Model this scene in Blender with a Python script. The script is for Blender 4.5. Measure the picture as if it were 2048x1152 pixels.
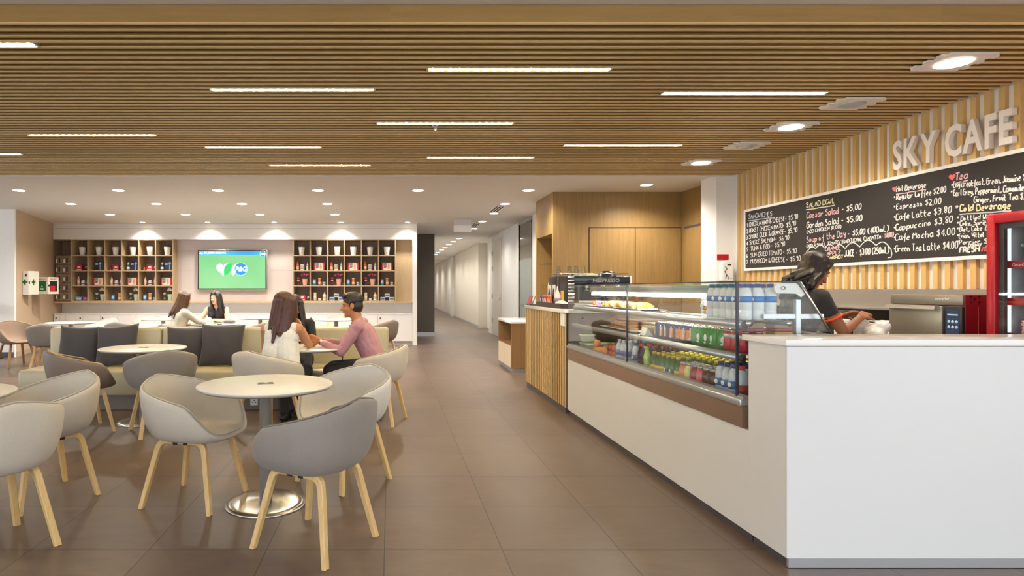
import bpy, bmesh, math, random
from mathutils import Vector, Matrix, Euler
for _o in list(bpy.data.objects): bpy.data.objects.remove(_o)
SC = bpy.context.scene
COL = SC.collection
PI = math.pi
R = math.radians

# ------------------------------------------------------------------ camera, world, exposure
FPX, VX, VY, EYE = 1200.0, 781.0, 578.0, 1.328       # focal length and vanishing point of the 2048 x 1152 frame, eye height in metres
cam_data = bpy.data.cameras.new('camera'); cam = bpy.data.objects.new('camera', cam_data); COL.objects.link(cam)
cam.location = (0, 0, EYE); cam.rotation_euler = (PI/2, 0, 0)
cam_data.sensor_fit = 'HORIZONTAL'; cam_data.sensor_width = 36.0; cam_data.lens = 36.0*FPX/2048
cam_data.shift_x = (1024-VX)/2048; cam_data.shift_y = (VY-576)/2048
cam_data.clip_start = 0.05; cam_data.clip_end = 200
SC.camera = cam
world = bpy.data.worlds.new('daylight'); SC.world = world; world.use_nodes = True
_bg = world.node_tree.nodes['Background']
_bg.inputs['Color'].default_value = (0.93, 0.965, 1.0, 1); _bg.inputs['Strength'].default_value = 2.0
SC.view_settings.view_transform = 'Standard'; SC.view_settings.look = 'None'
SC.view_settings.gamma = 1.0; SC.view_settings.use_curve_mapping = False
SC.view_settings.exposure = 0.46
SC.cycles.use_denoising = True
SC.cycles.max_bounces = 9; SC.cycles.diffuse_bounces = 4; SC.cycles.glossy_bounces = 4
SC.cycles.transmission_bounces = 8; SC.cycles.transparent_max_bounces = 16
SC.cycles.caustics_reflective = False; SC.cycles.caustics_refractive = False
SC.cycles.sample_clamp_indirect = 6.0

LED_STRENGTH = 120.0         # linear strips in the timber ceiling
DOWN_W = 150.0               # recessed downlights, white ceiling
SLAT_DOWN_W = 85.0          # the brighter square downlights over the counter
WASH_W = 80.0               # wall washers at the shelf wall
CORR_W = 85.0               # corridor downlights

# ------------------------------------------------------------------ helpers
def wx(px, Y): return (px-VX)*Y/FPX
def wz(py, Y): return EYE-(py-VY)*Y/FPX
def srgb(h):
    if isinstance(h, str):
        h = h.lstrip('#'); c = [int(h[i:i+2], 16)/255 for i in (0, 2, 4)]
    else: c = list(h)
    return tuple((x/12.92 if x <= 0.04045 else ((x+0.055)/1.055)**2.4) for x in c)

def tag(o, label=None, cat=None, group=None, kind=None):
    if label: o['label'] = label
    if cat: o['category'] = cat
    if group: o['group'] = group
    if kind: o['kind'] = kind
    return o
def empty(name, loc=(0, 0, 0), rz=0.0):
    o = bpy.data.objects.new(name, None); COL.objects.link(o)
    o.empty_display_size = 0.05; o.location = loc; o.rotation_euler = (0, 0, rz); return o
def thing(name, label, cat, loc=(0, 0, 0), rz=0.0, group=None):
    return tag(empty(name, loc, rz), label, cat, group)
def kids(o): return [c for c in bpy.data.objects if c.parent == o]
CH = {}
def copy_tree(o, parent=None):
    c = o.copy(); COL.objects.link(c)
    if parent: c.parent = parent; CH.setdefault(parent.name, []).append(c)
    for ch in CH.get(o.name, []): copy_tree(ch, c)
    return c

class MB:
    """collects shapes, then links them as ONE mesh object"""
    def __init__(self): self.v = []; self.f = []; self.mi = []; self.sm = []; self.m = 0; self.smooth = False; self.M = None
    def add(self, vs, fs, smooth=None):
        n = len(self.v); s = self.smooth if smooth is None else smooth
        if self.M is not None: vs = [tuple(self.M @ Vector(p)) for p in vs]
        self.v += [tuple(p) for p in vs]
        for f in fs: self.f.append(tuple(n+i for i in f)); self.mi.append(self.m); self.sm.append(s)
        return self
    def box(self, x0, x1, y0, y1, z0, z1, bev=0.0):
        if x0 > x1: x0, x1 = x1, x0
        if y0 > y1: y0, y1 = y1, y0
        if z0 > z1: z0, z1 = z1, z0
        if bev <= 0:
            v = [(x, y, z) for z in (z0, z1) for y in (y0, y1) for x in (x0, x1)]
            return self.add(v, [(0, 2, 3, 1), (4, 5, 7, 6), (0, 1, 5, 4), (2, 6, 7, 3), (0, 4, 6, 2), (1, 3, 7, 5)], False)
        bev = min(bev, (x1-x0)*.49, (y1-y0)*.49, (z1-z0)*.49)
        bm = bmesh.new(); bmesh.ops.create_cube(bm, size=1.0)
        for p in bm.verts: p.co = Vector(((x0+x1)/2+p.co.x*(x1-x0), (y0+y1)/2+p.co.y*(y1-y0), (z0+z1)/2+p.co.z*(z1-z0)))
        bmesh.ops.bevel(bm, geom=bm.edges[:], offset=bev, segments=2, affect='EDGES', profile=0.5)
        bm.verts.index_update()
        self.add([p.co[:] for p in bm.verts], [[q.index for q in f.verts] for f in bm.faces], True); bm.free(); return self
    def lathe(self, prof, c=(0, 0, 0), n=24, smooth=True, axis='z'):
        vs = []; fs = []; k = len(prof)
        for i in range(n):
            a = 2*PI*i/n
            for r, z in prof: vs.append((r*math.cos(a), r*math.sin(a), z))
        for i in range(n):
            j = (i+1) % n
            for q in range(k-1): fs.append((i*k+q, j*k+q, j*k+q+1, i*k+q+1))
        if prof[0][0] > 1e-6: fs.append(tuple(i*k for i in range(n))[::-1])
        if prof[-1][0] > 1e-6: fs.append(tuple(i*k+k-1 for i in range(n)))
        if axis == 'x': vs = [(z, x, y) for x, y, z in vs]
        elif axis == 'y': vs = [(x, z, y) for x, y, z in vs]
        return self.add([(x+c[0], y+c[1], z+c[2]) for x, y, z in vs], fs, smooth)
    def cyl(self, c, r, h, n=24, r2=None, axis='z', smooth=True):
        r2 = r if r2 is None else r2
        return self.lathe([(r, 0), (r2, h)], c, n, smooth, axis)
    def ell(self, c, rad, rot=None, n=16, m=10):
        vs = []; fs = []
        Rm = rot if rot is not None else Matrix.Identity(3)
        for j in range(m+1):
            t = PI*j/m
            for i in range(n):
                a = 2*PI*i/n
                p = Rm @ Vector((rad[0]*math.sin(t)*math.cos(a), rad[1]*math.sin(t)*math.sin(a), rad[2]*math.cos(t)))
                vs.append((p.x+c[0], p.y+c[1], p.z+c[2]))
        for j in range(m):
            for i in range(n):
                k = (i+1) % n; fs.append((j*n+i, (j+1)*n+i, (j+1)*n+k, j*n+k))
        return self.add(vs, fs, True)
    def cap(self, p0, r0, p1, r1=None, n=14):
        r1 = r0 if r1 is None else r1
        p0 = Vector(p0); p1 = Vector(p1); d = p1-p0; L = d.length
        if L < 1e-7: return self.ell(p0, (r0, r0, r0))
        q = d.to_track_quat('Z', 'Y').to_matrix(); vs = []; fs = []; m = 5; rows = []
        for j in range(m+1): t = PI/2*j/m; rows.append((r0*math.sin(t), -r0*math.cos(t)))
        for j in range(m+1): t = PI/2*(1+j/m); rows.append((r1*math.sin(t), L-r1*math.cos(t)))
        for r, z in rows:
            for i in range(n):
                a = 2*PI*i/n; p = q @ Vector((r*math.cos(a), r*math.sin(a), z)) + p0; vs.append(p[:])
        for j in range(len(rows)-1):
            for i in range(n):
                k = (i+1) % n; fs.append((j*n+i, j*n+k, (j+1)*n+k, (j+1)*n+i))
        return self.add(vs, fs, True)
    def tube(self, pts, r, n=8, closed=False):
        pts = [Vector(p) for p in pts]; k = len(pts); vs = []; fs = []
        up = None
        for i, p in enumerate(pts):
            if closed: t = pts[(i+1) % k]-pts[i-1]
            else: t = pts[min(i+1, k-1)]-pts[max(i-1, 0)]
            t.normalize()
            if up is None:
                up = Vector((0, 0, 1)) if abs(t.z) < .9 else Vector((1, 0, 0))
            s = t.cross(up)
            if s.length < 1e-6: s = t.orthogonal()
            s.normalize(); up = s.cross(t).normalized()
            rr = r[i] if isinstance(r, (list, tuple)) else r
            for q in range(n):
                a = 2*PI*q/n; vs.append((p+s*math.cos(a)*rr+up*math.sin(a)*rr)[:])
        for i in range(k if closed else k-1):
            j = (i+1) % k
            for q in range(n): fs.append((i*n+q, j*n+q, j*n+(q+1) % n, i*n+(q+1) % n))
        if not closed: fs.append(tuple(range(n))); fs.append(tuple((k-1)*n+q for q in range(n))[::-1])
        return self.add(vs, fs, True)
    def sweep(self, pts, w, h, side):
        """rectangular bar along pts; side = the direction kept across the bar"""
        pts = [Vector(p) for p in pts]; side = Vector(side).normalized(); k = len(pts); vs = []; fs = []
        for i, p in enumerate(pts):
            t = (pts[min(i+1, k-1)]-pts[max(i-1, 0)]).normalized(); s = side; u = t.cross(s).normalized()
            ww = w[i] if isinstance(w, (list, tuple)) else w; hh = h[i] if isinstance(h, (list, tuple)) else h
            c = .22
            for a, b in ((-1, -1+c), (-1+c, -1), (1-c, -1), (1, -1+c), (1, 1-c), (1-c, 1), (-1+c, 1), (-1, 1-c)):
                vs.append((p+s*a*ww/2+u*b*hh/2)[:])
        for i in range(k-1):
            for q in range(8): fs.append((i*8+q, i*8+(q+1) % 8, (i+1)*8+(q+1) % 8, (i+1)*8+q))
        fs.append(tuple(range(8))[::-1]); fs.append(tuple((k-1)*8+q for q in range(8)))
        return self.add(vs, fs, False)
    def prism(self, poly, a0, a1, axis='y', smooth=False):
        """poly in the plane across `axis`, from a0 to a1.  axis y: (x,z); axis x: (y,z); axis z: (x,y)"""
        def P(p, a): return {'y': (p[0], a, p[1]), 'x': (a, p[0], p[1]), 'z': (p[0], p[1], a)}[axis]
        n = len(poly); vs = [P(p, a0) for p in poly]+[P(p, a1) for p in poly]
        fs = [tuple(range(n)), tuple(range(n, 2*n))[::-1]]+[(i, i+n, (i+1) % n+n, (i+1) % n) for i in range(n)]
        return self.add(vs, fs, smooth)
    def mat(self, i): self.m = i; return self
    def build(self, name, mats, parent=None, loc=None, subsurf=0, solid=None, bevel=0.0):
        me = bpy.data.meshes.new(name); me.from_pydata(self.v, [], self.f)
        if not isinstance(mats, (list, tuple)): mats = [mats]
        for m in mats: me.materials.append(m)
        me.polygons.foreach_set('material_index', self.mi); me.polygons.foreach_set('use_smooth', self.sm)
        bm = bmesh.new(); bm.from_mesh(me); bmesh.ops.recalc_face_normals(bm, faces=bm.faces[:]); bm.to_mesh(me); bm.free()
        me.update()
        o = bpy.data.objects.new(name, me); COL.objects.link(o)
        if loc is not None: o.location = loc
        if parent is not None: o.parent = parent; CH.setdefault(parent.name, []).append(o)
        if solid: s = o.modifiers.new('solid', 'SOLIDIFY'); s.thickness = solid; s.offset = 1 if solid > 0 else -1
        if bevel: b = o.modifiers.new('bevel', 'BEVEL'); b.width = bevel; b.segments = 2; b.limit_method = 'ANGLE'
        if subsurf: s = o.modifiers.new('subd', 'SUBSURF'); s.levels = subsurf; s.render_levels = subsurf
        return o
def struct(o, label, cat=None): return tag(o, label, cat or 'room', None, 'structure')
def text_obj(name, s, mat, parent, loc, rot, size, extrude=0.001, align='CENTER', offset=0.0, sx=1.0, shear=0.0):
    c = bpy.data.curves.new(name, 'FONT'); c.body = s; c.size = size; c.extrude = extrude; c.align_x = align; c.offset = offset; c.shear = shear
    c.resolution_u = 3
    c.materials.append(mat); o = bpy.data.objects.new(name, c); COL.objects.link(o)
    o.scale = (sx, 1, 1)
    bpy.context.view_layer.update()
    me = bpy.data.meshes.new_from_object(o.evaluated_get(bpy.context.evaluated_depsgraph_get())); bpy.data.objects.remove(o)
    o = bpy.data.objects.new(name, me); COL.objects.link(o); me.name = name
    o.location = loc; o.rotation_euler = rot; o.scale = (sx, 1, 1)
    if parent: o.parent = parent; CH.setdefault(parent.name, []).append(o)
    return o
def ordinal(i): return ['first', 'second', 'third', 'fourth', 'fifth', 'sixth', 'seventh', 'eighth', 'ninth', 'tenth', 'eleventh', 'twelfth', 'thirteenth', 'fourteenth', 'fifteenth'][i]

# ------------------------------------------------------------------ materials
MATS = {}
class NT:
    def __init__(self, m): self.t = m.node_tree; self.n = m.node_tree.nodes; self.b = self.n['Principled BSDF']
    def new(self, kind, **kw):
        x = self.n.new(kind)
        for k, v in kw.items(): setattr(x, k, v)
        return x
    def link(self, a, b): self.t.links.new(a, b)
    def math(self, op, a, b=None):
        x = self.new('ShaderNodeMath', operation=op)
        for i, q in enumerate((a, b)):
            if q is None: continue
            if isinstance(q, (int, float)): x.inputs[i].default_value = q
            else: self.link(q, x.inputs[i])
        return x.outputs[0]
    def coords(self, scale=(1, 1, 1), gen='Object'):
        tc = self.new('ShaderNodeTexCoord'); mp = self.new('ShaderNodeMapping'); mp.inputs['Scale'].default_value = scale
        self.link(tc.outputs[gen], mp.inputs['Vector']); return mp.outputs[0]
    def noise(self, vec, scale, detail=3, rough=.5):
        x = self.new('ShaderNodeTexNoise'); x.inputs['Scale'].default_value = scale; x.inputs['Detail'].default_value = detail; x.inputs['Roughness'].default_value = rough
        if vec is not None: self.link(vec, x.inputs['Vector'])
        return x.outputs['Fac']
    def ramp(self, fac, stops):
        x = self.new('ShaderNodeValToRGB'); cr = x.color_ramp
        while len(cr.elements) < len(stops): cr.elements.new(.5)
        for e, (p, c) in zip(cr.elements, stops): e.position = p; e.color = (*srgb(c), 1)
        self.link(fac, x.inputs[0]); return x.outputs[0]
    def mix(self, fac, a, b, mode='MIX'):
        x = self.new('ShaderNodeMix', data_type='RGBA', blend_type=mode)
        for s, q in ((x.inputs[0], fac), (x.inputs[6], a), (x.inputs[7], b)):
            if isinstance(q, (int, float)): s.default_value = q
            elif isinstance(q, tuple): s.default_value = (*q, 1)
            else: self.link(q, s)
        return x.outputs[2]
    def bump(self, h, strength=.2, dist=.01):
        x = self.new('ShaderNodeBump'); x.inputs['Strength'].default_value = strength; x.inputs['Distance'].default_value = dist
        self.link(h, x.inputs['Height']); self.link(x.outputs[0], self.b.inputs['Normal'])
def newmat(name):
    m = bpy.data.materials.new(name); m.use_nodes = True; MATS[name] = m; return m, NT(m)
def setp(nt, **kw):
    for k, v in kw.items():
        k = {'rough': 'Roughness', 'metal': 'Metallic', 'spec': 'Specular IOR Level', 'trans': 'Transmission Weight', 'ior': 'IOR', 'coat': 'Coat Weight', 'alpha': 'Alpha', 'sheen': 'Sheen Weight', 'sss': 'Subsurface Weight', 'aniso': 'Anisotropic'}[k]
        nt.b.inputs[k].default_value = v
def plain(name, c, rough=.5, metal=0.0, var=.06, scale=6.0, bump=0.0, bscale=60.0, **kw):
    """one colour with a slight procedural mottling"""
    if name in MATS: return MATS[name]
    m, n = newmat(name); col = srgb(c); v = n.coords()
    lo = tuple(x*(1-var) for x in col); hi = tuple(min(1, x*(1+var)) for x in col)
    n.link(n.mix(n.noise(v, scale), lo, hi), n.b.inputs['Base Color'])
    if bump: n.bump(n.noise(v, bscale, 4), bump, .004)
    setp(n, rough=rough, metal=metal, **kw); return m
def wood(name, c1, c2, rough=.45, along='z', scale=1.0, fine=.35, bumpy=.05):
    if name in MATS: return MATS[name]
    m, n = newmat(name); s = {'x': (.6, 14, 14), 'y': (14, .6, 14), 'z': (14, 14, .6)}[along]
    v = n.coords(tuple(q*scale for q in s)); a = n.noise(v, 2.2, 4, .6)
    b = n.noise(n.coords(tuple(q*scale*4 for q in s)), 4.0, 2)
    f = n.math('ADD', n.math('MULTIPLY', a, 1-fine), n.math('MULTIPLY', b, fine))
    n.link(n.ramp(f, [(.3, c1), (.68, c2)]), n.b.inputs['Base Color'])
    n.bump(b, bumpy, .002); setp(n, rough=rough); return m
def emit(name, c, strength):
    if name in MATS: return MATS[name]
    m, n = newmat(name); n.b.inputs['Base Color'].default_value = (*srgb(c), 1)
    n.b.inputs['Emission Color'].default_value = (*srgb(c), 1); n.b.inputs['Emission Strength'].default_value = strength; return m
def glassy(name, c=(1, 1, 1), rough=0.0, ior=1.45, fac=None, alpha=.1):
    """thin clear pane: mostly transparent with a Fresnel reflection, so light passes straight through"""
    if name in MATS: return MATS[name]
    m, n = newmat(name); t = n.t; out = n.n['Material Output']
    tr = n.new('ShaderNodeBsdfTransparent'); tr.inputs[0].default_value = (*c, 1)
    gl = n.new('ShaderNodeBsdfGlossy'); gl.inputs['Roughness'].default_value = rough
    lw = n.new('ShaderNodeLayerWeight'); lw.inputs[0].default_value = .5      # Facing: same on both sides of the pane
    f0 = ((ior-1)/(ior+1))**2*.7; fr = n.math('ADD', f0, n.math('MULTIPLY', n.math('POWER', lw.outputs['Facing'], 4.0), .55))
    mx = n.new('ShaderNodeMixShader'); t.links.new(fr, mx.inputs[0]); t.links.new(tr.outputs[0], mx.inputs[1]); t.links.new(gl.outputs[0], mx.inputs[2])
    t.links.new(mx.outputs[0], out.inputs[0]); n.n.remove(n.b); return m

# floor: 0.6 m slate-grey-brown porcelain tiles with thin dark joints
def floor_mat():
    m, n = newmat('floor_tiles'); tc = n.new('ShaderNodeTexCoord'); sp = n.new('ShaderNodeSeparateXYZ'); n.link(tc.outputs['Object'], sp.inputs[0])
    def cell(o, off):
        q = n.math('DIVIDE', n.math('SUBTRACT', o, off), .6); fl = n.math('FLOOR', q); fr = n.math('SUBTRACT', q, fl)
        e = n.math('MINIMUM', fr, n.math('SUBTRACT', 1.0, fr)); return fl, e
    fx, ex = cell(sp.outputs[0], -.031); fy, ey = cell(sp.outputs[1], 3.056-3.0)
    joint = n.math('LESS_THAN', n.math('MINIMUM', ex, ey), .0042)
    cb = n.new('ShaderNodeCombineXYZ'); n.link(fx, cb.inputs[0]); n.link(fy, cb.inputs[1])
    wn = n.new('ShaderNodeTexWhiteNoise'); n.link(cb.outputs[0], wn.inputs[0])
    ad = n.new('ShaderNodeVectorMath', operation='MULTIPLY_ADD'); n.link(wn.outputs['Color'], ad.inputs[0]); ad.inputs[1].default_value = (9, 9, 9); n.link(tc.outputs['Object'], ad.inputs[2])
    mp = n.new('ShaderNodeMapping'); mp.inputs['Scale'].default_value = (1.0, 2.6, 1); mp.inputs['Rotation'].default_value = (0, 0, .5); n.link(ad.outputs[0], mp.inputs[0])
    slate = n.noise(mp.outputs[0], 4.5, 7, .62); big = n.noise(tc.outputs['Object'], 1.1, 2)
    f = n.math('ADD', n.math('MULTIPLY', slate, .6), n.math('MULTIPLY', big, .4))
    f = n.math('ADD', f, n.math('MULTIPLY', n.math('SUBTRACT', wn.outputs['Value'], .5), .10))
    base = n.ramp(f, [(.3, '#5a4a3e'), (.52, '#66554a'), (.72, '#756456')])
    n.link(n.mix(joint, base, srgb('#2e2620')), n.b.inputs['Base Color'])
    n.link(n.math('ADD', .27, n.math('MULTIPLY', slate, .2)), n.b.inputs['Roughness'])
    h = n.math('SUBTRACT', slate, n.math('MULTIPLY', joint, .8)); n.bump(h, .09, .01); setp(n, spec=.5); return m
# ceiling boards: every slat and every board length has its own tone
def slat_mat(name, axis, pitch, off, along, length, c1, c2, rough=.45):
    m, n = newmat(name); tc = n.new('ShaderNodeTexCoord'); sp = n.new('ShaderNodeSeparateXYZ'); n.link(tc.outputs['Object'], sp.inputs[0])
    k = n.math('FLOOR', n.math('DIVIDE', n.math('SUBTRACT', sp.outputs[axis], off), pitch))
    wn0 = n.new('ShaderNodeTexWhiteNoise', noise_dimensions='1D'); n.link(k, wn0.inputs['W'])
    seg = n.math('FLOOR', n.math('ADD', n.math('DIVIDE', sp.outputs[along], length), n.math('MULTIPLY', k, .31)))
    cb = n.new('ShaderNodeCombineXYZ'); n.link(k, cb.inputs[0]); n.link(seg, cb.inputs[1])
    wn = n.new('ShaderNodeTexWhiteNoise'); n.link(cb.outputs[0], wn.inputs[0])
    ad = n.new('ShaderNodeVectorMath', operation='MULTIPLY_ADD'); n.link(wn.outputs['Color'], ad.inputs[0]); ad.inputs[1].default_value = (7, 7, 7); n.link(tc.outputs['Object'], ad.inputs[2])
    s = [9, 9, 9]; s[along] = .7
    mp = n.new('ShaderNodeMapping'); mp.inputs['Scale'].default_value = s; n.link(ad.outputs[0], mp.inputs[0])
    g = n.noise(mp.outputs[0], 3.0, 5, .65)
    f = n.math('ADD', n.math('MULTIPLY', g, .75), n.math('MULTIPLY', wn.outputs['Value'], .25))
    n.link(n.ramp(f, [(.1, c1), (.9, c2)]), n.b.inputs['Base Color']); setp(n, rough=rough); return m
M_FLOOR = floor_mat()
M_CSLAT = slat_mat('ceiling_slat_wood', 1, .0858, 3.48, 0, 3.2, '#8a6a38', '#b08c50')  # slat sides: same wood, shade painted in as a darker olive tone
M_CLIP = slat_mat('ceiling_slat_edge', 1, .0858, 3.48, 0, 3.2, '#d8b878', '#ecd09a')  # slat undersides: same wood, light painted in as a paler tone
M_WSLAT = slat_mat('wall_slat_wood', 1, .112, 4.0, 2, 9.0, '#caa05c', '#dfbd80', .5)
M_OAKP = wood('oak_veneer_panel', '#87693b', '#9c7d4b', .42, 'z', 1.2)
M_OAKSH = wood('shelf_oak', '#b39a74', '#c9b18c', .5, 'z', 1.2)
M_SHBACK = wood('shelf_back_walnut', '#7d6857', '#8f7a68', .55, 'z', 1.0)
M_LEG = wood('chair_leg_oak', '#c9a468', '#e0bf85', .42, 'z', 2.0)
M_WHITE = plain('white_paint', '#eceae6', .55, var=.015)
M_CEIL = plain('ceiling_paint', '#e6e2dc', .7, var=.015)
M_SOLID = plain('white_solid_surface', '#dcdcdb', .32, var=.012)
M_GLOSSW = plain('white_gloss_laminate', '#efece8', .12, var=.012)
M_TAN = plain('tan_wall_laminate', '#c4ab8e', .45, var=.02)
M_LILAC = plain('mauve_wall_panel', '#d0c3bd', .4, var=.02)
M_DARKST = plain('charcoal_plaster', '#5f574e', .65, var=.12, scale=2.5, bump=.1, bscale=12)
M_DARK = plain('black_matt', '#16140f', .6)
M_BLACK = plain('black_plastic', '#1c1a1a', .35)
M_PLENUM = plain('plenum_black', '#241c12', .9)
M_STEEL = plain('brushed_steel', '#c9c4bc', .32, .75, var=.06, scale=3)
M_CHROME = plain('polished_steel', '#d6d4d0', .14, 1.0, var=.03)
M_BRONZE = plain('bronze_steel_trim', '#9c8472', .32, .6, var=.05, scale=2)
M_ALU = plain('anodised_aluminium', '#c4c8cc', .35, .8, var=.03)
M_GREYP = plain('grey_plastic', '#8d9093', .45)
M_KICK = plain('dark_grey_plinth', '#4b474a', .4)
M_RED = plain('red_enamel', '#b01224', .3, var=.05)
M_DKRED = plain('dark_red_panel', '#7d1420', .35)
M_GLASS = glassy('clear_glass', (.97, .985, .98))
M_FROST = plain('frosted_glass', '#8f9a95', .35, var=.03)
M_SMOKE = plain('smoked_glass', '#5d5a52', .08, var=.05)
M_PAPER = plain('white_paper', '#f3f1ec', .7, var=.02)
M_DISC = emit('lamp_glow', '#fff3df', 14.0)
def led_mat():
    m, n = newmat('led_strip_glow'); tc = n.new('ShaderNodeTexCoord'); sp = n.new('ShaderNodeSeparateXYZ'); n.link(tc.outputs['Object'], sp.inputs[0])
    w = n.math('POWER', n.math('ADD', .5, n.math('MULTIPLY', n.math('SINE', n.math('MULTIPLY', sp.outputs[0], 2*PI/.062)), .5)), 3.0)
    n.b.inputs['Base Color'].default_value = (*srgb('#ffe2a6'), 1); n.b.inputs['Emission Color'].default_value = (*srgb('#ffe6b4'), 1)
    n.link(n.math('MULTIPLY', n.math('ADD', .12, n.math('MULTIPLY', w, 2.4)), LED_STRENGTH), n.b.inputs['Emission Strength']); return m
M_LED = led_mat()
# ------------------------------------------------------------------ the room shell
HC = 2.88          # white ceiling height
ZS = 2.87          # underside of the timber slats
YB = 14.2          # face of the shelf wall
XW = 4.70          # white wall behind the timber slats, right
YE = 8.17          # end of the timber ceiling
SL0, SLP = 3.48, .0858

struct(MB().box(-13, 6.5, -5, 46, -.12, 0).build('floor', M_FLOOR), 'brown grey slate tiled floor with thin dark joints', 'floor')
# white ceiling beyond the timber, and the higher one before it
b = MB(); b.box(-13, 7, YE, 46, HC, HC+.15)
struct(b.build('ceiling', M_CEIL), 'flat white ceiling with rows of round downlights', 'ceiling')
struct(MB().box(-13, 7, -.4, SL0-.001, 2.978, 3.12).build('ceiling', M_CEIL), 'white ceiling strip before the timber slats', 'ceiling')
# timber slats
b = MB(); k = 0
y = SL0
while y < YE-.03:
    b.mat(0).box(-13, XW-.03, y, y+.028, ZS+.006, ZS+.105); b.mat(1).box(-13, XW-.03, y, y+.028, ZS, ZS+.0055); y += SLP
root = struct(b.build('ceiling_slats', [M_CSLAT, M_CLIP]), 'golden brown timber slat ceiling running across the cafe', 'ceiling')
MB().box(-13, XW-.03, SL0+.03, YE, ZS+.16, ZS+.2).build('backing', M_PLENUM, root)
MB().box(-13, XW, YE-.02, YE+.02, ZS-.012, ZS+.2).build('edge_trim', M_CEIL, root)

# right wall: white board with vertical timber slats
root = struct(MB().box(XW, XW+.15, 1.5, YE, 0, 3.1).build('wall_right', M_WHITE), 'white wall behind vertical timber slats, right of the counter', 'wall')
b = MB(); y = 4.0
while y < YE-.05:
    b.box(XW-.032, XW, y, y+.047, 1.33, ZS-.0005); y += .112
b.build('timber_slats', M_WSLAT, root); WALLR = root
MB().box(XW-.035, XW, 1.5, 7.6, .90, 1.325).build('steel_splashback', M_STEEL, root)
# white pier at the end of the slats
struct(MB().box(4.44, XW+.15, YE, 8.58, 0, HC).build('trim_1', M_WHITE), 'white square pier between timber slats and oak door', 'pier')
# oak volume: returned side with sliding door, front with two doors, left end with niche
root = struct(MB().box(4.66, 4.8, 8.58, 9.6, 0, HC).build('wall_oak_side', M_OAKP), 'oak veneer wall with the sliding door, beside the white pier', 'wall')
MB().box(4.625, 4.66, 8.6, 9.42, .03, 2.27).build('sliding_door', M_OAKP, root)
MB().box(4.63, 4.661, 8.58, 9.45, 2.27, 2.31).build('door_track', M_KICK, root)
hy = 8.80
b = MB(); b.cyl((4.59, hy, 1.0), .014, .86, 12); b.cyl((4.59, hy, 1.08), .008, .035, 8, axis='x'); b.cyl((4.59, hy, 1.8), .008, .035, 8, axis='x')
tag(b.build('pull_handle', M_STEEL, root), 'long brushed steel bar handle')
root = struct(MB().box(2.93, 4.66, 9.6, 9.75, 0, HC).build('wall_oak_front', M_OAKP), 'oak veneer wall with flush double doors behind the counter', 'wall')
for i, (x0, x1) in enumerate(((wx(1178, 9.6), wx(1270, 9.6)), (wx(1270, 9.6), wx(1362, 9.6)))):
    d = MB().box(x0+.006, x1-.006, 9.588, 9.6, .02, 2.30).build('flush_door', M_OAKP, root)
b = MB(); s0, s1, s2 = wx(1178, 9.6), wx(1270, 9.6), wx(1362, 9.6)
b.box(s0-.005, s2, 9.596, 9.6005, 2.30, 2.312); b.box(s0-.006, s0+.006, 9.596, 9.6005, 0, 2.31); b.box(s1-.007, s1+.007, 9.596, 9.6005, 0, 2.31)
b.build('shadow_gap', M_DARK, root)
# left end of the oak volume as an open niche (x 2.6)
b = MB(); X0, X1, Y0, Y1 = 2.60, 2.93, 9.6, 10.75
b.box(X0, X1, Y0, Y0+.06, 0, HC); b.box(X0, X1, Y1-.12, Y1, 0, HC); b.box(X0, X1, Y0+.06, Y1-.12, 2.22, HC); b.box(X1, X1+.05, Y0+.15, Y1, 0, HC); b.box(X0, X1, Y0+.06, Y1-.12, 0, .80)
root = struct(b.build('wall_oak_niche', M_OAKP), 'oak end wall with tall open niche above the low cabinet', 'wall')
for z in (1.75, 1.38): tag(MB().box(X0+.03, X1, Y0+.06, Y1-.12, z, z+.012).build('shelf', M_GLASS, root), 'glass shelf')
# corridor wall on the right
XC = 3.0
root = struct(MB().box(XC, XC+.2, 14.05, 18.3, 0, HC).build('wall_corridor', M_WHITE), 'off white corridor wall with a white door', 'wall')
struct(MB().box(XC, XC+.2, 10.75, 12.75, 0, HC).build('wall_corridor', M_WHITE), 'white wall panel beside the smoked glass pane', 'wall')
b = MB(); b.box(XC+.02, XC+.05, 12.75, 14.05, .1, 1.99)
g = struct(b.build('window_1', M_FROST), 'tall interior pane, frosted below and smoked above', 'window')
MB().box(XC+.02, XC+.05, 12.75, 14.05, 1.99, HC-.06).build('smoked_pane', M_SMOKE, g)
MB().box(XC+.012, XC+.02, 12.75, 14.05, .93, .99).build('band', plain('grey_film_band', '#6d7a78', .3), g)
b = MB(); b.box(XC, XC+.07, 12.70, 12.75, 0, HC); b.box(XC, XC+.07, 14.05, 14.09, 0, HC); b.box(XC, XC+.07, 12.75, 14.05, 0, .1); b.box(XC, XC+.07, 12.75, 14.05, HC-.06, HC)
b.build('window_frame', M_ALU, g)
d = struct(MB().box(XC-.02, XC+.03, 16.15, 17.55, .01, 2.72).build('door_1', plain('door_paint', '#d9d2c6', .4, var=.01)), 'tall off white corridor door with lever handle and black hinges', 'door')
b = MB(); [b.box(XC-.032, XC-.018, 17.53, 17.57, z, z+.14) for z in (.35, 1.05, 1.85, 2.3)]; tag(b.build('hinge', M_DARK, d), 'dark hinges')
b = MB(); b.box(XC-.035, XC-.02, 16.2, 16.28, .9, 1.2); b.cyl((XC-.035, 16.24, 1.06), .011, -.05, 10, axis='x'); b.box(XC-.09, XC-.07, 16.23, 16.38, 1.05, 1.07)
tag(b.build('lever_handle', M_CHROME, d), 'steel lever handle')
b = MB(); b.box(XC-.012, XC, 16.05, 16.14, 0, 2.8); b.box(XC-.012, XC, 17.56, 17.8, 0, 2.8)
b.build('door_frame', plain('frame_paint', '#e6e1d8', .4, var=.01), d)
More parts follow.
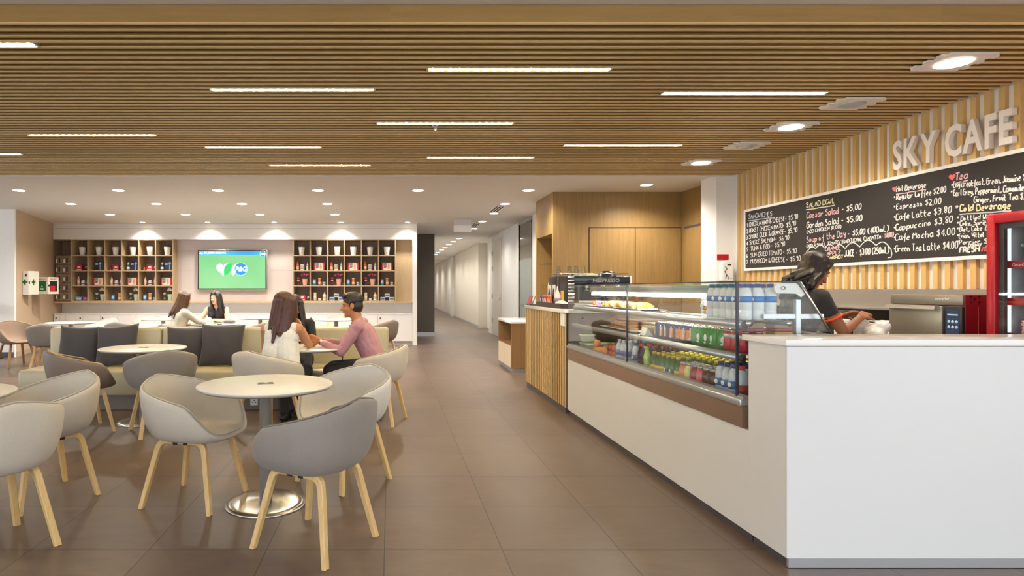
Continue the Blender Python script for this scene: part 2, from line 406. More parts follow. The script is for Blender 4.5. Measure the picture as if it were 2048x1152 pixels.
struct(MB().box(XC+.3, XC+.5, 18.3, 20.5, 0, HC).build('wall_corridor_recess', M_WHITE), 'recessed piece of the corridor wall past the door', 'wall')
struct(MB().box(XC, XC+.5, 20.5, 28.4, 0, HC).build('wall_corridor', plain('corridor_panel', '#ddd7cb', .45, var=.01)), 'long pale corridor wall lit by wall washers', 'wall')
struct(MB().box(XC-.05, XC+.5, 28.4, 29.6, 0, HC).build('trim_2', M_WHITE), 'white pier far down the corridor', 'pier')
struct(MB().box(XC, XC+.5, 29.6, 46, 0, HC).build('wall_corridor', plain('corridor_panel', '#ddd7cb', .45)), 'far end of the pale corridor wall', 'wall')
struct(MB().box(-1, 3.5, 45.8, 46, 0, HC).build('wall_end', M_WHITE), 'white end wall of the corridor', 'wall')
for i, (y0, y1) in enumerate(((14.1, 16.04), (20.5, 28.4), (29.6, 45.5))):
    struct(MB().box(XC-.012, XC, y0, y1, 0, .09).build('baseboard_corridor', M_ALU), ['low metal skirting by the corridor door', 'low metal skirting along the long corridor wall', 'low metal skirting at the far corridor end'][i], 'skirting')
# charcoal pier and corridor left wall
root = struct(MB().box(wx(835, 16.9), 1.24, 16.9, 17.6, 0, HC).build('wall_charcoal_pier', M_DARKST), 'charcoal plastered pier at the corridor mouth', 'pier')
MB().box(wx(835, 16.9)-.005, 1.25, 16.89, 16.9, 0, .11).build('skirting', M_ALU, root)
struct(MB().box(1.04, 1.24, 17.6, 46, 0, HC).build('wall_corridor_left', M_WHITE), 'white wall on the left of the corridor', 'wall')
struct(MB().box(-1.0, 1.1, 17.6, 17.8, 0, HC).build('wall_lobby', M_WHITE), 'white wall behind the charcoal pier', 'wall')

# ---- shelf wall at the back
xs = lambda p: wx(p, YB)
zs = lambda p: wz(p, YB)
XL, XR = -9.0, xs(834)
struct(MB().box(XL, xs(825), YB+.401, YB+.7, 0, zs(478.5)).build('wall_back', M_WHITE), 'white wall behind the cubby shelves and cabinets', 'wall')
struct(MB().box(xs(825), XR, YB, YB+.7, 0, zs(478.5)).build('trim_4', M_WHITE), 'white end post right of the shelf wall', 'pier')
root = struct(MB().box(-7.985, XR, YB, YB+.7, zs(478.5), HC).build('trim_5', M_WHITE), 'deep white bulkhead above the cubby shelves', 'bulkhead')
b = MB(); b.box(-7.95, XR-.12, YB-.002, YB+.01, zs(457)-.004, zs(457)+.004); b.build('shadow_line', plain('shadow_gap_grey', '#b5afa8', .6), root)
b = MB(); b.box(xs(345.5), xs(586), YB+.28, YB+.40, zs(604), zs(478.5)); o = b.build('mauve_panel', M_LILAC, root)
b = MB(); b.box(xs(345.5), xs(586), YB+.2775, YB+.281, zs(540)-.003, zs(540)+.003); b.box(xs(345.5), xs(586), YB+.2775, YB+.281, zs(500)-.003, zs(500)+.003)
b.build('panel_joint', plain('joint_mauve', '#b9a9a4', .5), root)
MB().box(xs(791), xs(825), YB+.25, YB+.40, zs(604), zs(478.5)).build('oak_panel', M_OAKSH, root)
MB().box(xs(107), xs(825), YB+.005, YB+.40, zs(606.5), zs(603)).build('oak_ledge', M_OAKSH, root)
MB().box(-7.985, xs(825), YB+.38, YB+.40, zs(629), zs(606.5)).build('gloss_splashback', M_GLOSSW, root)
# tan pier on the left with white face
P0, P1 = (-7.30, 11.72), (-7.99, 14.2)
struct(MB().prism([P0, P1, (-7.99, 14.59), (-9.0, 14.59), (-9.0, 11.72)], 0, HC, 'z').build('wall_tan_pier', [M_TAN]), 'tan laminate pier carrying the first aid boxes', 'pier')
struct(MB().box(-13, -7.305, 11.66, 11.715, 0, HC).build('wall_left', M_WHITE), 'white wall face left of the tan pier', 'wall')
struct(MB().box(-13, -7.32, 11.64, 11.66, 0, .1).build('baseboard_left', M_KICK), 'dark skirting under the white wall, far left', 'skirting')
dx, dy = P1[0]-P0[0], P1[1]-P0[1]
struct(MB().prism([(P0[0]+.012, P0[1]), (P1[0]+.012, P1[1]), P1, P0], 0, .10, 'z').build('baseboard_pier', plain('tan_skirting', '#b5a08a', .4)), 'low tan skirting along the pier', 'skirting')
struct(MB().box(-13, XL, YB, YB+.3, 0, HC).build('wall_back_left', M_WHITE), 'white wall hidden behind the tan pier', 'wall')
# ceiling slot above the shelf wall
b = MB(); b.box(-7.2, .4, YB-.075, YB-.05, HC-.004, HC); 
struct(b.build('trim_3', plain('slot_dark', '#6d645c', .7)), 'dark narrow ceiling slot in front of the shelf wall', 'ceiling slot')

# ------------------------------------------------------------------ lamps
def lamp(name, kind, parent, loc, watts, col=(1.0, .93, .83), **kw):
    l = bpy.data.lights.new(name, kind); l.energy = watts; l.color = col
    for k, v in kw.items(): setattr(l, k, v)
    o = bpy.data.objects.new(name, l); COL.objects.link(o); o.location = loc; o.parent = parent
    CH.setdefault(parent.name, []).append(o); return o
def led(px0, px1, py, label):
    Y = (ZS-EYE)*FPX/(VY-py)
    Y = SL0+round((Y-SL0-.056)/SLP)*SLP+.057          # sits in a gap between two slats
    x0, x1 = wx(px0, Y), wx(px1, Y)
    t = thing('strip_light', label, 'ceiling light', ((x0+x1)/2, Y, ZS), 0, 'linear strip lights between the ceiling slats')
    h = (x1-x0)/2
    MB().box(-h-.015, h+.015, -.0285, .0285, .010, .05).build('housing', M_ALU, t)
    MB().box(-h, h, -.017, .017, .008, .0098).build('diffuser', M_LED, t)
    for s in (-1, 1): MB().box(s*h, s*(h+.015), -.0285, .0285, .0, .010).build('end_cap', M_ALU, t)  # caps added to block light spilling along the slat gap
led(-160, 70, 88.5, 'lit strip light cut by the left edge, nearest of the two there')
led(423, 747, 183.5, 'lit strip light on the left, second row from the front edge')
led(857, 1219, 136, 'longest lit strip light, foremost near the middle of the slats')
led(1325, 1650, 184.5, 'lit strip light on the right near the square downlights')
led(755, 1025, 246.5, 'lit strip light just behind the ceiling sprinkler head')
led(58, 311, 270.5, 'lit strip light on the left above the shelf lockers')
led(412, 641, 296.5, 'lit strip light above the wall screen, nearer of two')
led(1128, 1362, 290, 'lit strip light above the oak doors')
led(855, 1067, 316, 'lit strip light above the corridor mouth')
led(540, 740, 330.5, 'farthest lit strip light, above the right shelf')
led(-150, 43, 309, 'lit strip light cut by the left edge, farther of the two there')

M_TRIMW = plain('lamp_trim_white', '#f0ece4', .4)
def downlight(X, Y, label, group, watts, r=.085, ang=150, Z=HC, on=True):
    t = thing('downlight', label, 'ceiling light', (X, Y, Z), 0, group)
    MB().lathe([(r, -.001), (r+.018, -.004), (r+.018, 0), (r, .0)], n=24).build('trim_ring', M_TRIMW, t)
    MB().cyl((0, 0, -.003), r, .002, 24).build('lens', M_DISC, t)
    lamp('bulb', 'SPOT', t, (0, 0, -.02), watts, spot_size=R(ang), spot_blend=.8, shadow_soft_size=.08)
    return t
for i, px in enumerate((38, 237, 436, 636, 836, 1057)):
    downlight(wx(px, 9.45), 9.45, 'round downlight in the nearest row of the white ceiling, %s from the left' % ordinal(i), 'downlights in the nearest row', DOWN_W)
downlight(wx(1293, 8.95), 8.95, 'round downlight in front of the oak double doors', 'downlights in the nearest row', DOWN_W)
for i, px in enumerate((142, 313, 484, 655)):
    downlight(wx(px, 10.95), 10.95, 'round downlight in the second row of the white ceiling, %s from the left' % ordinal(i), 'downlights in the second row', DOWN_W)
for i, px in enumerate((220, 371, 520, 670)):
    downlight(wx(px, 12.5), 12.5, 'round downlight in the third row of the white ceiling, %s from the left' % ordinal(i), 'downlights in the third row', DOWN_W)
for i, px in enumerate((285, 415, 548, 682, 815)):
    Y = 13.97
    downlight(wx(px, Y), Y, 'small wall washer against the shelf wall, %s from the left' % ordinal(i), 'wall washers before the shelf wall', WASH_W, .05, 125)
cor = [(1010, 408), (988, 427), (965, 443), (948, 457.5), (918, 477), (907, 483), (898, 489), (890, 495), (883, 500), (876, 505), (871, 509)]
for i, (px, py) in enumerate(cor):
    Y = (HC-EYE)*FPX/(VY-py)
    downlight(wx(px, Y), Y, 'round corridor downlight, %s along the row from the cafe' % ordinal(i), 'downlights along the corridor', CORR_W)
for i, Y in enumerate((30.5, 34.5, 38.5, 42.5)):  # unseen lamps added to brighten the dark far end of the corridor
    downlight(2.0, Y, 'round corridor downlight beyond the charcoal pier, %s of the far ones' % ordinal(i), 'downlights along the corridor', CORR_W*1.6)
# square plates in the slats over the counter: lit ones and unlit speakers
for i, (px, py, on) in enumerate(((1907, 122, 1), (1703, 206, 0), (1582, 252, 1), (1493, 290, 0), (1402, 324, 1))):
    Y = (ZS-EYE)*FPX/(VY-py); X = wx(px, Y)
    lab = ('square plated %s in the slats over the counter, %s from the front' % ('lit downlight' if on else 'unlit speaker', ordinal(i)))
    t = thing('square_downlight' if on else 'ceiling_speaker', lab, 'ceiling light' if on else 'speaker', (X, Y, ZS-.002), 0, 'square plates in the slat ceiling over the counter')
    b = MB(); b.box(-.155, .155, -.155, .155, -.012, .0015)
    for q in (-1, 1):
        for k in (-.1, 0, .1): b.box(q*.155, q*.19, k-.02, k+.02, -.012, .0015)
    b.build('plate', M_TRIMW, t)
    if on:
        MB().cyl((0, 0, -.016), .10, .004, 28).build('lens', M_DISC, t)
        lamp('bulb', 'SPOT', t, (0, 0, -.03), SLAT_DOWN_W, spot_size=R(150), spot_blend=.7, shadow_soft_size=.1)
    else:
        MB().lathe([(.0, -.03), (.06, -.028), (.08, -.014), (.1, -.0125)], n=28).build('grille', M_ALU, t)
# sprinkler
b = MB(); Y = (ZS-EYE)*FPX/(VY-250); b.lathe([(.0, 0), (.035, -.004), (.035, -.008), (.012, -.012), (.01, -.04), (.005, -.05), (.022, -.055), (0, -.058)], (wx(871, Y), Y, ZS), 16)
tag(b.build('sprinkler_head', M_CHROME), 'small chrome sprinkler head hanging from the slats', 'sprinkler')
# linear air diffusers between corridor downlights
for i, (pa, pb) in enumerate((((1010, 410), (990, 425)), ((962, 445), (950, 455)))):
    Ya = (HC-EYE)*FPX/(VY-pa[1]); Yb = (HC-EYE)*FPX/(VY-pb[1]); X = 3.62-.35+i*-.12
    X = wx(pa[0]-6, Ya)
    t = tag(MB().box(X-.10, X+.10, Ya+.15, Yb-.15, HC-.006, HC).build('air_diffuser', M_TRIMW), ['linear ceiling air diffuser near the oak niche', 'linear ceiling air diffuser before the exit sign'][i], 'air vent', 'linear air diffusers')
    for k in (-.055, 0, .055): MB().box(X+k-.014, X+k+.014, Ya+.18, Yb-.18, HC-.009, HC-.006).build('slot', M_DARK, t)
# hanging exit sign (seen from its blank side)
Y = 13.2
t = thing('exit_sign', 'white blank backed exit sign hanging in the corridor mouth', 'sign', (wx(925, Y), Y, HC), 0)
MB().box(-.19, .19, -.03, .03, -.3, -.15, .006).build('sign_box', M_WHITE, t)
MB().box(-.185, .185, -.02, .02, -.15, -.03).build('clear_panel', plain('pale_panel', '#c9c6c8', .3), t)
for q in (-.14, .14): MB().cyl((q, 0, -.03), .006, .03, 8).build('rod', M_ALU, t)
# ------------------------------------------------------------------ tub chairs
def fabric(name, c, scale=300, var=.15, rough=.85):
    m, n = newmat(name); v = n.coords((1, 1, 1)); col = srgb(c)
    w = n.noise(v, scale, 2, .7); big = n.noise(v, 9, 2)
    f = n.math('ADD', n.math('MULTIPLY', w, .7), n.math('MULTIPLY', big, .3))
    n.link(n.mix(f, tuple(x*(1-var*1.6) for x in col), tuple(min(1, x*(1+var*1.6)) for x in col)), n.b.inputs['Base Color'])
    n.bump(w, .25, .002); setp(n, rough=rough, sheen=.15); return m
F_LIGHT = fabric('fabric_light_grey', '#c6bdae'); F_WHITE = fabric('fabric_pale_grey', '#d0cac0'); F_DARK = fabric('fabric_mid_grey', '#8d857d')
F_TAUPE = plain('shell_taupe', '#7d6e63', .55, var=.03); F_BROWN = plain('shell_brown', '#97806f', .55, var=.03); F_CREAM = plain('shell_cream', '#d9cbb8', .5, var=.03)
F_MGREY = fabric('fabric_taupe_grey', '#86807a')
PIPE = {}
def interp(tab, x):
    for (a, u), (b, v) in zip(tab, tab[1:]):
        if x <= b:
            t = (x-a)/(b-a); t = t*t*(3-2*t); return u+(v-u)*t
    return tab[-1][1]
def rim_z(ph):
    ss = lambda a, b: (lambda t: t*t*(3-2*t))(min(1, max(0, (ph-a)/(b-a))))
    return .448+.015*ss(20, 40)+.165*ss(34, 74)+.155*(1-(1-ss(34, 205))**1.1)/.96
def shell_mb():
    b = MB(); b.smooth = True; n = 56; m = 9; vs = [(0, .0, .438)]; fs = []; rim = []
    for i in range(n):
        ph = 360*i/n; a = R(ph); s, c = math.sin(a), math.cos(a)
        zr = rim_z(ph if ph <= 180 else 360-ph)
        bb = .268 if c > 0 else .275; e = 2.5
        rr = 1/((abs(c)/bb)**e+(abs(s)/.295)**e)**(1/e); h = zr-.43
        f = min(1, max(0, (h-.03)/.2)); r0 = rr*(.80-.17*f)
        z0 = .432
        for j in range(m):
            if j < 2: r, z = r0*(.5+.5*j), z0+(.438-z0)*(1-j)
            else:
                t = (j-1)/(m-2); P = (r0, z0); Cc = (rr*(.975), z0+.004+h*.04); Q = (rr*(1.0), zr)
                r = (1-t)**2*P[0]+2*t*(1-t)*Cc[0]+t*t*Q[0]; z = (1-t)**2*P[1]+2*t*(1-t)*Cc[1]+t*t*Q[1]
            vs.append((r*s, r*c, z))
        rim.append((rr*s, rr*c, zr-.001))
    for i in range(n):
        k = (i+1) % n; fs.append((0, 1+i*m, 1+k*m))
        for j in range(m-1): fs.append((1+i*m+j, 1+i*m+j+1, 1+k*m+j+1, 1+k*m+j))
    b.add(vs, fs, True); return b, rim
def leg_pts(sx, sy):
    foot = Vector((sx*.222, sy*.232, 0)); top = Vector((sx*.150, sy*.150, .398)); mid = Vector((sx*.150, 0, .402))
    d1 = (foot-top).normalized(); d2 = (mid-top).normalized(); pts = [foot, foot.lerp(top, .5)]
    A = top+d1*.05; B = top+d2*.05
    for t in (0, .2, .4, .6, .8, 1): pts.append((1-t)**2*A+2*t*(1-t)*top+t*t*B)
    pts.append(mid); return pts
def make_chair(mat, pipe, legm):
    t = empty('tub_chair'); b, rim = shell_mb()
    b.build('seat_shell', mat, t, solid=-.030, subsurf=1)
    p = MB(); p.tube(rim, .0055, 6, True); p.build('piping', pipe, t)
    for sx in (1, -1):
        for sy in (1, -1):
            w = [.026, .031, .034, .036, .036, .036, .034, .031, .030]
            MB().sweep(leg_pts(sx, sy), .034, w, (1, 0, .0)).build('leg', legm, t)
    b = MB(); b.box(-.17, .17, -.05, -.02, .385, .412); b.box(-.17, .17, .02, .05, .385, .412); b.box(-.07, .07, -.07, .07, .40, .425)
    b.build('seat_bracket', M_DARK, t)
    return t
PIPE_L = plain('piping_light', '#b3ada2', .8); PIPE_D = plain('piping_dark', '#77716b', .8); PIPE_T = plain('piping_taupe', '#b89f7f', .6)
M_WALN = wood('chair_leg_walnut', '#8a6440', '#a67c52', .42, 'z', 2.0)
PROTO = {}
SPEC = {'light': (F_LIGHT, PIPE_L, M_LEG), 'white': (F_WHITE, PIPE_L, M_LEG), 'dark': (F_DARK, PIPE_D, M_LEG), 'taupe': (F_TAUPE, PIPE_T, M_LEG), 'mid': (F_MGREY, PIPE_L, M_LEG), 'brown': (F_BROWN, PIPE_T, M_WALN), 'cream': (F_CREAM, PIPE_T, M_LEG)}
def chair(X, Y, F, kind, label, group='tub chairs around the cafe tables', dz=0):
    rz = math.atan2(-F[0], F[1])
    if kind in PROTO: o = copy_tree(PROTO[kind])
    else: o = PROTO[kind] = make_chair(*SPEC[kind])
    o.location = (X, Y, dz); o.rotation_euler = (0, 0, rz); tag(o, label, 'chair', group); return o
chair(-.392, 3.15, (-.86, .52), 'dark', 'dark grey fabric tub chair in front of the nearest white table, back to us')
chair(-.325, 4.17, (-.66, -.75), 'white', 'pale tub chair right of the nearest white table, opening to the left')
chair(-1.23, 3.79, (.97, -.25), 'light', 'light grey tub chair left of the nearest white table, showing its open side')
chair(-2.04, 3.06, (-.82, .58), 'light', 'light grey tub chair cut by the left edge, nearest to us')
chair(-2.21, 3.83, (-.60, -.80), 'light', 'light grey tub chair behind the one cut by the left edge')
chair(-2.90, 5.62, (.75, .66), 'taupe', 'taupe tub chair with tan rim, left of the table before the navy cushions')
chair(-2.145, 5.60, (-.55, .83), 'mid', 'grey tub chair seen from behind, before the table in front of the bench')
chair(-1.13, 5.56, (.50, .87), 'light', 'light grey tub chair under the woman in the white sleeveless top')
chair(-.13, 6.05, (-.93, .30), 'light', 'light grey tub chair under the man in the pink shirt')
chair(-6.42, 10.3, (.82, -.57), 'brown', 'brown tub chair at the far left before the tan pier')
chair(-5.55, 9.75, (-.25, .97), 'mid', 'grey tub chair at the left end of the bench, back to us')
chair(-5.45, 11.2, (-.6, -.8), 'white', 'pale tub chair behind the far left table')
chair(-4.55, 10.3, (.15, .99), 'mid', 'grey tub chair just over the bench back behind the navy cushions')
chair(-4.95, 12.4, (.5, -.85), 'cream', 'cream tub chair half hidden behind another, before the white cabinets')
chair(-3.98, 10.9, (-.85, .5), 'cream', 'cream tub chair beside the woman in the cream blouse')
chair(-3.37, 9.55, (.72, .69), 'mid', 'grey tub chair under the woman in the cream blouse')
chair(-3.12, 10.95, (-.1, -1), 'cream', 'cream tub chair under the woman in the black top')
chair(-2.25, 9.75, (-.80, .60), 'taupe', 'taupe tub chair right of the two seated women, behind the bench')
chair(-1.98, 10.6, (.45, -.89), 'cream', 'cream tub chair half hidden behind the woman in the white top')
chair(-1.05, 12.5, (.1, -1), 'cream', 'cream tub chair beyond the round table behind the man')
chair(-.18, 10.75, (-.8, .6), 'taupe', 'taupe tub chair just visible right of the man over the bench')

# ------------------------------------------------------------------ round tables
M_TOP = plain('white_table_laminate', '#e3e2df', .3, var=.01); M_EDGE = plain('table_edge_grey', '#bdbab4', .4)
def spun():
    m, n = newmat('spun_steel'); n.b.inputs['Base Color'].default_value = (.62, .60, .56, 1); setp(n, metal=1.0, rough=.24, aniso=.85)
    tg = n.new('ShaderNodeTangent', direction_type='RADIAL', axis='Z'); n.link(tg.outputs[0], n.b.inputs['Tangent']); return m
M_SPUN = spun()
TPROTO = None
def table(X, Y, label, rz=0.0):
    global TPROTO
    if TPROTO is None:
        t = empty('round_table')
        MB().lathe([(0, .742), (.408, .742), (.413, .739), (.413, .733), (.395, .720), (0, .720)], n=64).build('tabletop', M_TOP, t)
        MB().lathe([(.4135, .7405), (.4145, .7395), (.4145, .733), (.397, .7195), (.394, .7205)], n=64).build('edge_band', M_EDGE, t)
        MB().lathe([(.0, .72), (.12, .72), (.12, .712), (.038, .705), (.038, .012), (0, .012)], n=32).build('column', plain('satin_column', '#c3c2be', .3, .4, var=.03), t)
        MB().lathe([(.0, .022), (.05, .022), (.20, .016), (.243, .010), (.247, .004), (.245, .0), (0, 0)], n=64).build('base_disc', M_SPUN, t)
        g = MB(); g.box(-.05, .05, -.022, .022, .7415, .7465, .002); g2 = g.build('power_grommet', plain('grommet_grey', '#8f8f90', .3), t)
        MB().box(-.043, -.012, -.014, .014, .7463, .7478).build('socket', M_DARK, g2); MB().box(.014, .043, -.014, .014, .7463, .7478).build('socket', M_DARK, g2)
        TPROTO = o = t
    else: o = copy_tree(TPROTO)
    o.location = (X, Y, 0); o.rotation_euler = (0, 0, rz); return tag(o, label, 'table', 'round white pedestal tables')
table(-.772, 3.715, 'nearest round white table on a polished disc base', .2)
table(-2.47, 6.0, 'round white table before the bench with navy cushions')
table(-.835, 6.08, 'round white table the man and two women lean on')
table(-2.56, 3.34, 'round white table cut by the left edge of the view')
table(-5.62, 10.55, 'round white table at the far left near the tan pier')
table(-4.45, 11.75, 'round white table before the left white cabinets')
table(-2.96, 10.12, 'round white table between the two women behind the bench')
table(-2.65, 12.2, 'round white table against the cabinets below the screen')
table(-1.05, 11.6, 'round white table behind the man, beyond the bench')

# ------------------------------------------------------------------ bench and cushions
M_VINYL = plain('olive_cream_vinyl', '#b9b196', .33, var=.03, scale=3); M_VINYL2 = M_VINYL
bench = thing('upholstered_bench', 'long olive cream vinyl bench with tall back and grey plinth', 'bench', (0, 0, 0))
BX0, BX1 = -4.05, -.02
xm = [BX0, -2.72, -1.37, BX1]
for i in range(3):
    MB().box(xm[i]+.003, xm[i+1]-.003, 6.50, 7.14, .165, .445, .035).build('seat', M_VINYL, bench)
    MB().box(xm[i]+.003, xm[i+1]-.003, 7.12, 7.37, .165, .868, .03).build('backrest', M_VINYL, bench)
MB().box(BX0+.06, BX1-.04, 6.62, 7.33, 0, .17).build('plinth', plain('bench_plinth', '#6f655b', .5), bench)
b = MB(); b.box(wx(500, 6.6), wx(516, 6.6), 6.607, 6.62, .045, .125, .004); so = b.build('power_socket', M_WHITE, bench)
b = MB(); [b.box(wx(508, 6.6)+dx, wx(508, 6.6)+dx+.012, 6.605, 6.608, z, z+.008) for dx, z in ((-.022, .075), (.01, .075), (-.006, .095))]; b.build('socket_slot', M_DARK, so)
M_NAVY = fabric('navy_charcoal_fabric', '#3e3c42', 300, .12, .8)
def cushion_mb(w, h, t):
    b = MB(); b.smooth = True; n = 18; vs = []; fs = []
    rnd = random.Random(int(w*1000)+3)
    for side in (1, -1):
        for j in range(n+1):
            for i in range(n+1):
                u, v = 2*i/n-1, 2*j/n-1
                th = t*(max(0, 1-abs(u)**2.6)*max(0, 1-abs(v)**2.6))**.55*.5
                px = u*(1-.07*(1-abs(v)**2)*abs(u)); pv = v*(1-.08*(1-abs(u)**2)*abs(v))
                th += .006*math.sin(7*u+3*v)*(1-abs(u))*(1-abs(v))*2
                vs.append((px*w/2, side*th, pv*h/2))
    N = (n+1)**2
    for s in (0, 1):
        for j in range(n):
            for i in range(n):
                a = s*N+j*(n+1)+i; fs.append((a, a+1, a+n+2, a+n+1))
    b.add(vs, fs, True)
    bm = bmesh.new(); return b
def cushion(px, w, rz, tilt, Y, label, roll=0.0):
    b = cushion_mb(w, w*.98, .15); t = tag(b.build('cushion', M_NAVY), label, 'cushion', 'dark cushions on the bench')
    bm = bmesh.new(); bm.from_mesh(t.data); bmesh.ops.remove_doubles(bm, verts=bm.verts[:], dist=.0008); bmesh.ops.recalc_face_normals(bm, faces=bm.faces[:]); bm.to_mesh(t.data); bm.free()
    h = w*.98/2
    t.location = (wx(px, Y), Y, .447+h*math.cos(tilt)*.985); t.rotation_euler = (-tilt, roll, rz)
    e = [];  return t
cushion(158, .47, .06, .22, 6.98, 'dark navy square cushion at the left end of the bench', .03)
cushion(234, .50, -.05, .30, 6.89, 'large navy cushion leaning over the leftmost one, tilted', -.09)
cushion(372, .46, .05, .20, 6.98, 'navy cushion right of the bench seam, half covered by its neighbour', .0)
cushion(444, .505, -.03, .28, 6.90, 'charcoal cushion at the right, next to the woman in white', .01)

# ------------------------------------------------------------------ shelf wall furniture
LC = [141.7, 175, 208.7, 242.5, 276.7, 310.7, 345.2]; RC = [586.2, 620, 654.5, 688.2, 722.6, 756.8, 790.7]
ROWS = [479.5, 511.2, 541.6, 571.7, 602.6]
def cubby(name, label, cols):
    t = thing(name, label, 'shelf', (0, 0, 0), 0, 'oak cubby shelves')
    X0, X1 = xs(cols[0]), xs(cols[-1]); Z0, Z1 = zs(ROWS[-1]), zs(ROWS[0])
    for p in cols: MB().box(xs(p)-.011, xs(p)+.011, YB+.01, YB+.385, Z0, Z1).build('upright', M_OAKSH, t)
    b = MB()
    for r in ROWS:
        b = MB(); b.box(X0, X1, YB+.012, YB+.385, zs(r)-.011, zs(r)+.011); b.build('shelf_board', M_OAKSH, t)
    MB().box(X0, X1, YB+.385, YB+.399, Z0, Z1).build('back_panel', M_SHBACK, t)
    return t
cubby('cubby_shelf', 'oak cubby shelf of products left of the wall screen', LC)
cubby('cubby_shelf', 'oak cubby shelf of products right of the wall screen', RC)
# lockers
M_LOCK = wood('locker_front', '#7d6c5b', '#8d7b69', .5, 'z', 1.0)
lk = thing('locker_block', 'small grey brown lockers left of the cubby shelf', 'lockers', (0, 0, 0))
X0, X1 = xs(106.5), xs(140.3); zt, zb = zs(479.5), zs(603)
b = MB(); b.box(X0, X1, YB+.34, YB+.37, zb, zt); b.box(X0, X0+.02, YB+.01, YB+.36, zb, zt); b.box(X0, X1, YB+.01, YB+.36, zt-.02, zt); b.box(X0, X1-.02, YB+.05, YB+.36, zb, zs(511))
b.build('carcass', M_SHBACK, lk)
for c in range(2):
    for r in range(5):
        x0 = xs(110+c*15.4); x1 = xs(125.2+c*15.4); z1 = zs(511.3+r*18.2); z0 = zs(529.2+r*18.2)
        d = MB().box(x0+.003, x1-.003, YB+.012, YB+.05, z0+.003, z1-.003, .003).build('locker_door', M_LOCK, lk)
        MB().box(x0+.01, x0+.045, YB+.008, YB+.012, z0+.05, z0+.13).build('number_plate', M_PAPER, d)
        MB().box(x0+.085, x0+.11, YB+.002, YB+.012, z0+.05, z0+.16).build('lock', M_DARK, d)
# white base cabinets: two doors each
M_CABW = plain('cabinet_white', '#ece9e6', .35, var=.01)
wd = 34.7
for i in range(11):
    p1 = 825-i*2*wd; p0 = max(p1-2*wd, 107.5); X0, X1 = xs(p0), xs(p1)
    t = thing('base_cabinet', 'white two door base cabinet below the shelf wall, %s from the right' % ordinal(i), 'cabinet', ((X0+X1)/2, YB, 0), 0, 'white base cabinets along the shelf wall')
    w = (X1-X0)/2
    MB().box(-w, w, .02, .395, .09, .72).build('carcass', M_CABW, t)
    MB().box(-w, w, .05, .395, 0, .09).build('plinth', plain('cabinet_plinth', '#b7b4b0', .4), t)
    for s in (0, 1):
        d = MB().box(-w+s*w+.003, s*w-.003, 0, .02, .095, .715).build('door', M_CABW, t)
        if s == 0: MB().lathe([(.016, 0), (.016, -.012), (0, -.014)], (-w+w-.06 if i % 2 else -w+.06, 0, .64), 12, axis='y').build('lock_knob', M_DARK, d)
tag(MB().box(xs(107.5), xs(825), YB-.005, YB+.395, .722, .742).build('cabinet_worktop', M_GLOSSW), 'thin white worktop along the base cabinets', 'worktop')

# wall screen
X0, X1, Z0, Z1 = xs(390), xs(532), zs(581), zs(498.5); YT = YB+.16
tv = thing('wall_screen', 'large wall screen showing a green picture with a blue bar', 'screen', ((X0+X1)/2, YT, (Z0+Z1)/2))
w, h = (X1-X0)/2, (Z1-Z0)/2
MB().box(-w, w, 0, .06, -h, h, .008).build('casing', M_STEEL, tv)
MB().box(-w+.015, w-.015, -.004, .0, -h+.028, h-.012).build('bezel', M_DARK, tv)
def screen_mat():
    m, n = newmat('screen_picture'); v = n.coords((.8, .8, .8)); c = n.ramp(n.noise(v, 1.2, 1), [(.3, '#7fd98a'), (.7, '#a2ea9a')])
    n.b.inputs['Base Color'].default_value = (0, 0, 0, 1); n.link(c, n.b.inputs['Emission Color']); n.b.inputs['Emission Strength'].default_value = .72; setp(n, rough=.2); return m
MB().box(-w+.045, w-.045, -.006, -.004, -h+.05, h-.035).build('display', screen_mat(), tv)
def flat(c, s=.7): return emit('screen_'+c, c, s)
MB().box(-w+.045, w-.045, -.0075, -.006, h-.125, h-.035).build('title_bar', flat('#2a86d0'), tv)
text_obj('date_text', 'Apr 20, 2015 1:01:30 PM', flat('#ffffff', .9), tv, (-w+.06, -.009, h-.10), (PI/2, 0, 0), .062, .0005, 'LEFT')
def heart(s, n=40):
    return [(s*.0625*16*math.sin(t)**3, s*.0625*(13*math.cos(t)-5*math.cos(2*t)-2*math.cos(3*t)-math.cos(4*t))) for t in [2*PI*i/n for i in range(n)]]
lx = xs(443)-(X0+X1)/2; lz = zs(537.5)-(Z0+Z1)/2
def disc(cx, cz, r, y0, y1, m, name):
    MB().prism([(cx+r*math.cos(2*PI*i/40), cz+r*math.sin(2*PI*i/40)) for i in range(40)], y0, y1, 'y').build(name, m, tv)
MB().prism([(lx+x, lz+z) for x, z in heart(.17)], -.0072, -.006, 'y').build('heart_shape', flat('#bfeee8'), tv)
MB().prism([(lx+.235+x*.9, lz+z) for x, z in heart(.16)], -.0070, -.006, 'y').build('heart_shape', flat('#d3f3e4'), tv)
leaf = []
for i in range(21): t = i/20; leaf.append((-.10+.20*t+.055*math.sin(PI*t)*.9, -.16+.30*t-.075*math.sin(PI*t)*.6))
for i in range(21): t = 1-i/20; leaf.append((-.10+.20*t-.085*math.sin(PI*t)*.9, -.16+.30*t+.085*math.sin(PI*t)*.9))
MB().prism([(lx+.12+x, lz+z) for x, z in leaf], -.0082, -.006, 'y').build('leaf_shape', flat('#1f9d4d'), tv)
cx = xs(478.5)-(X0+X1)/2
disc(cx, lz, .155, -.0076, -.006, flat('#9fd4f5'), 'logo_ring'); disc(cx, lz, .146, -.0084, -.006, flat('#1c6fc4'), 'logo_disc')
text_obj('logo_text', 'P&G', flat('#ffffff', .9), tv, (cx, -.0095, lz-.055), (PI/2, 0, 0), .155, .0005, 'CENTER', .003, .95, .2)
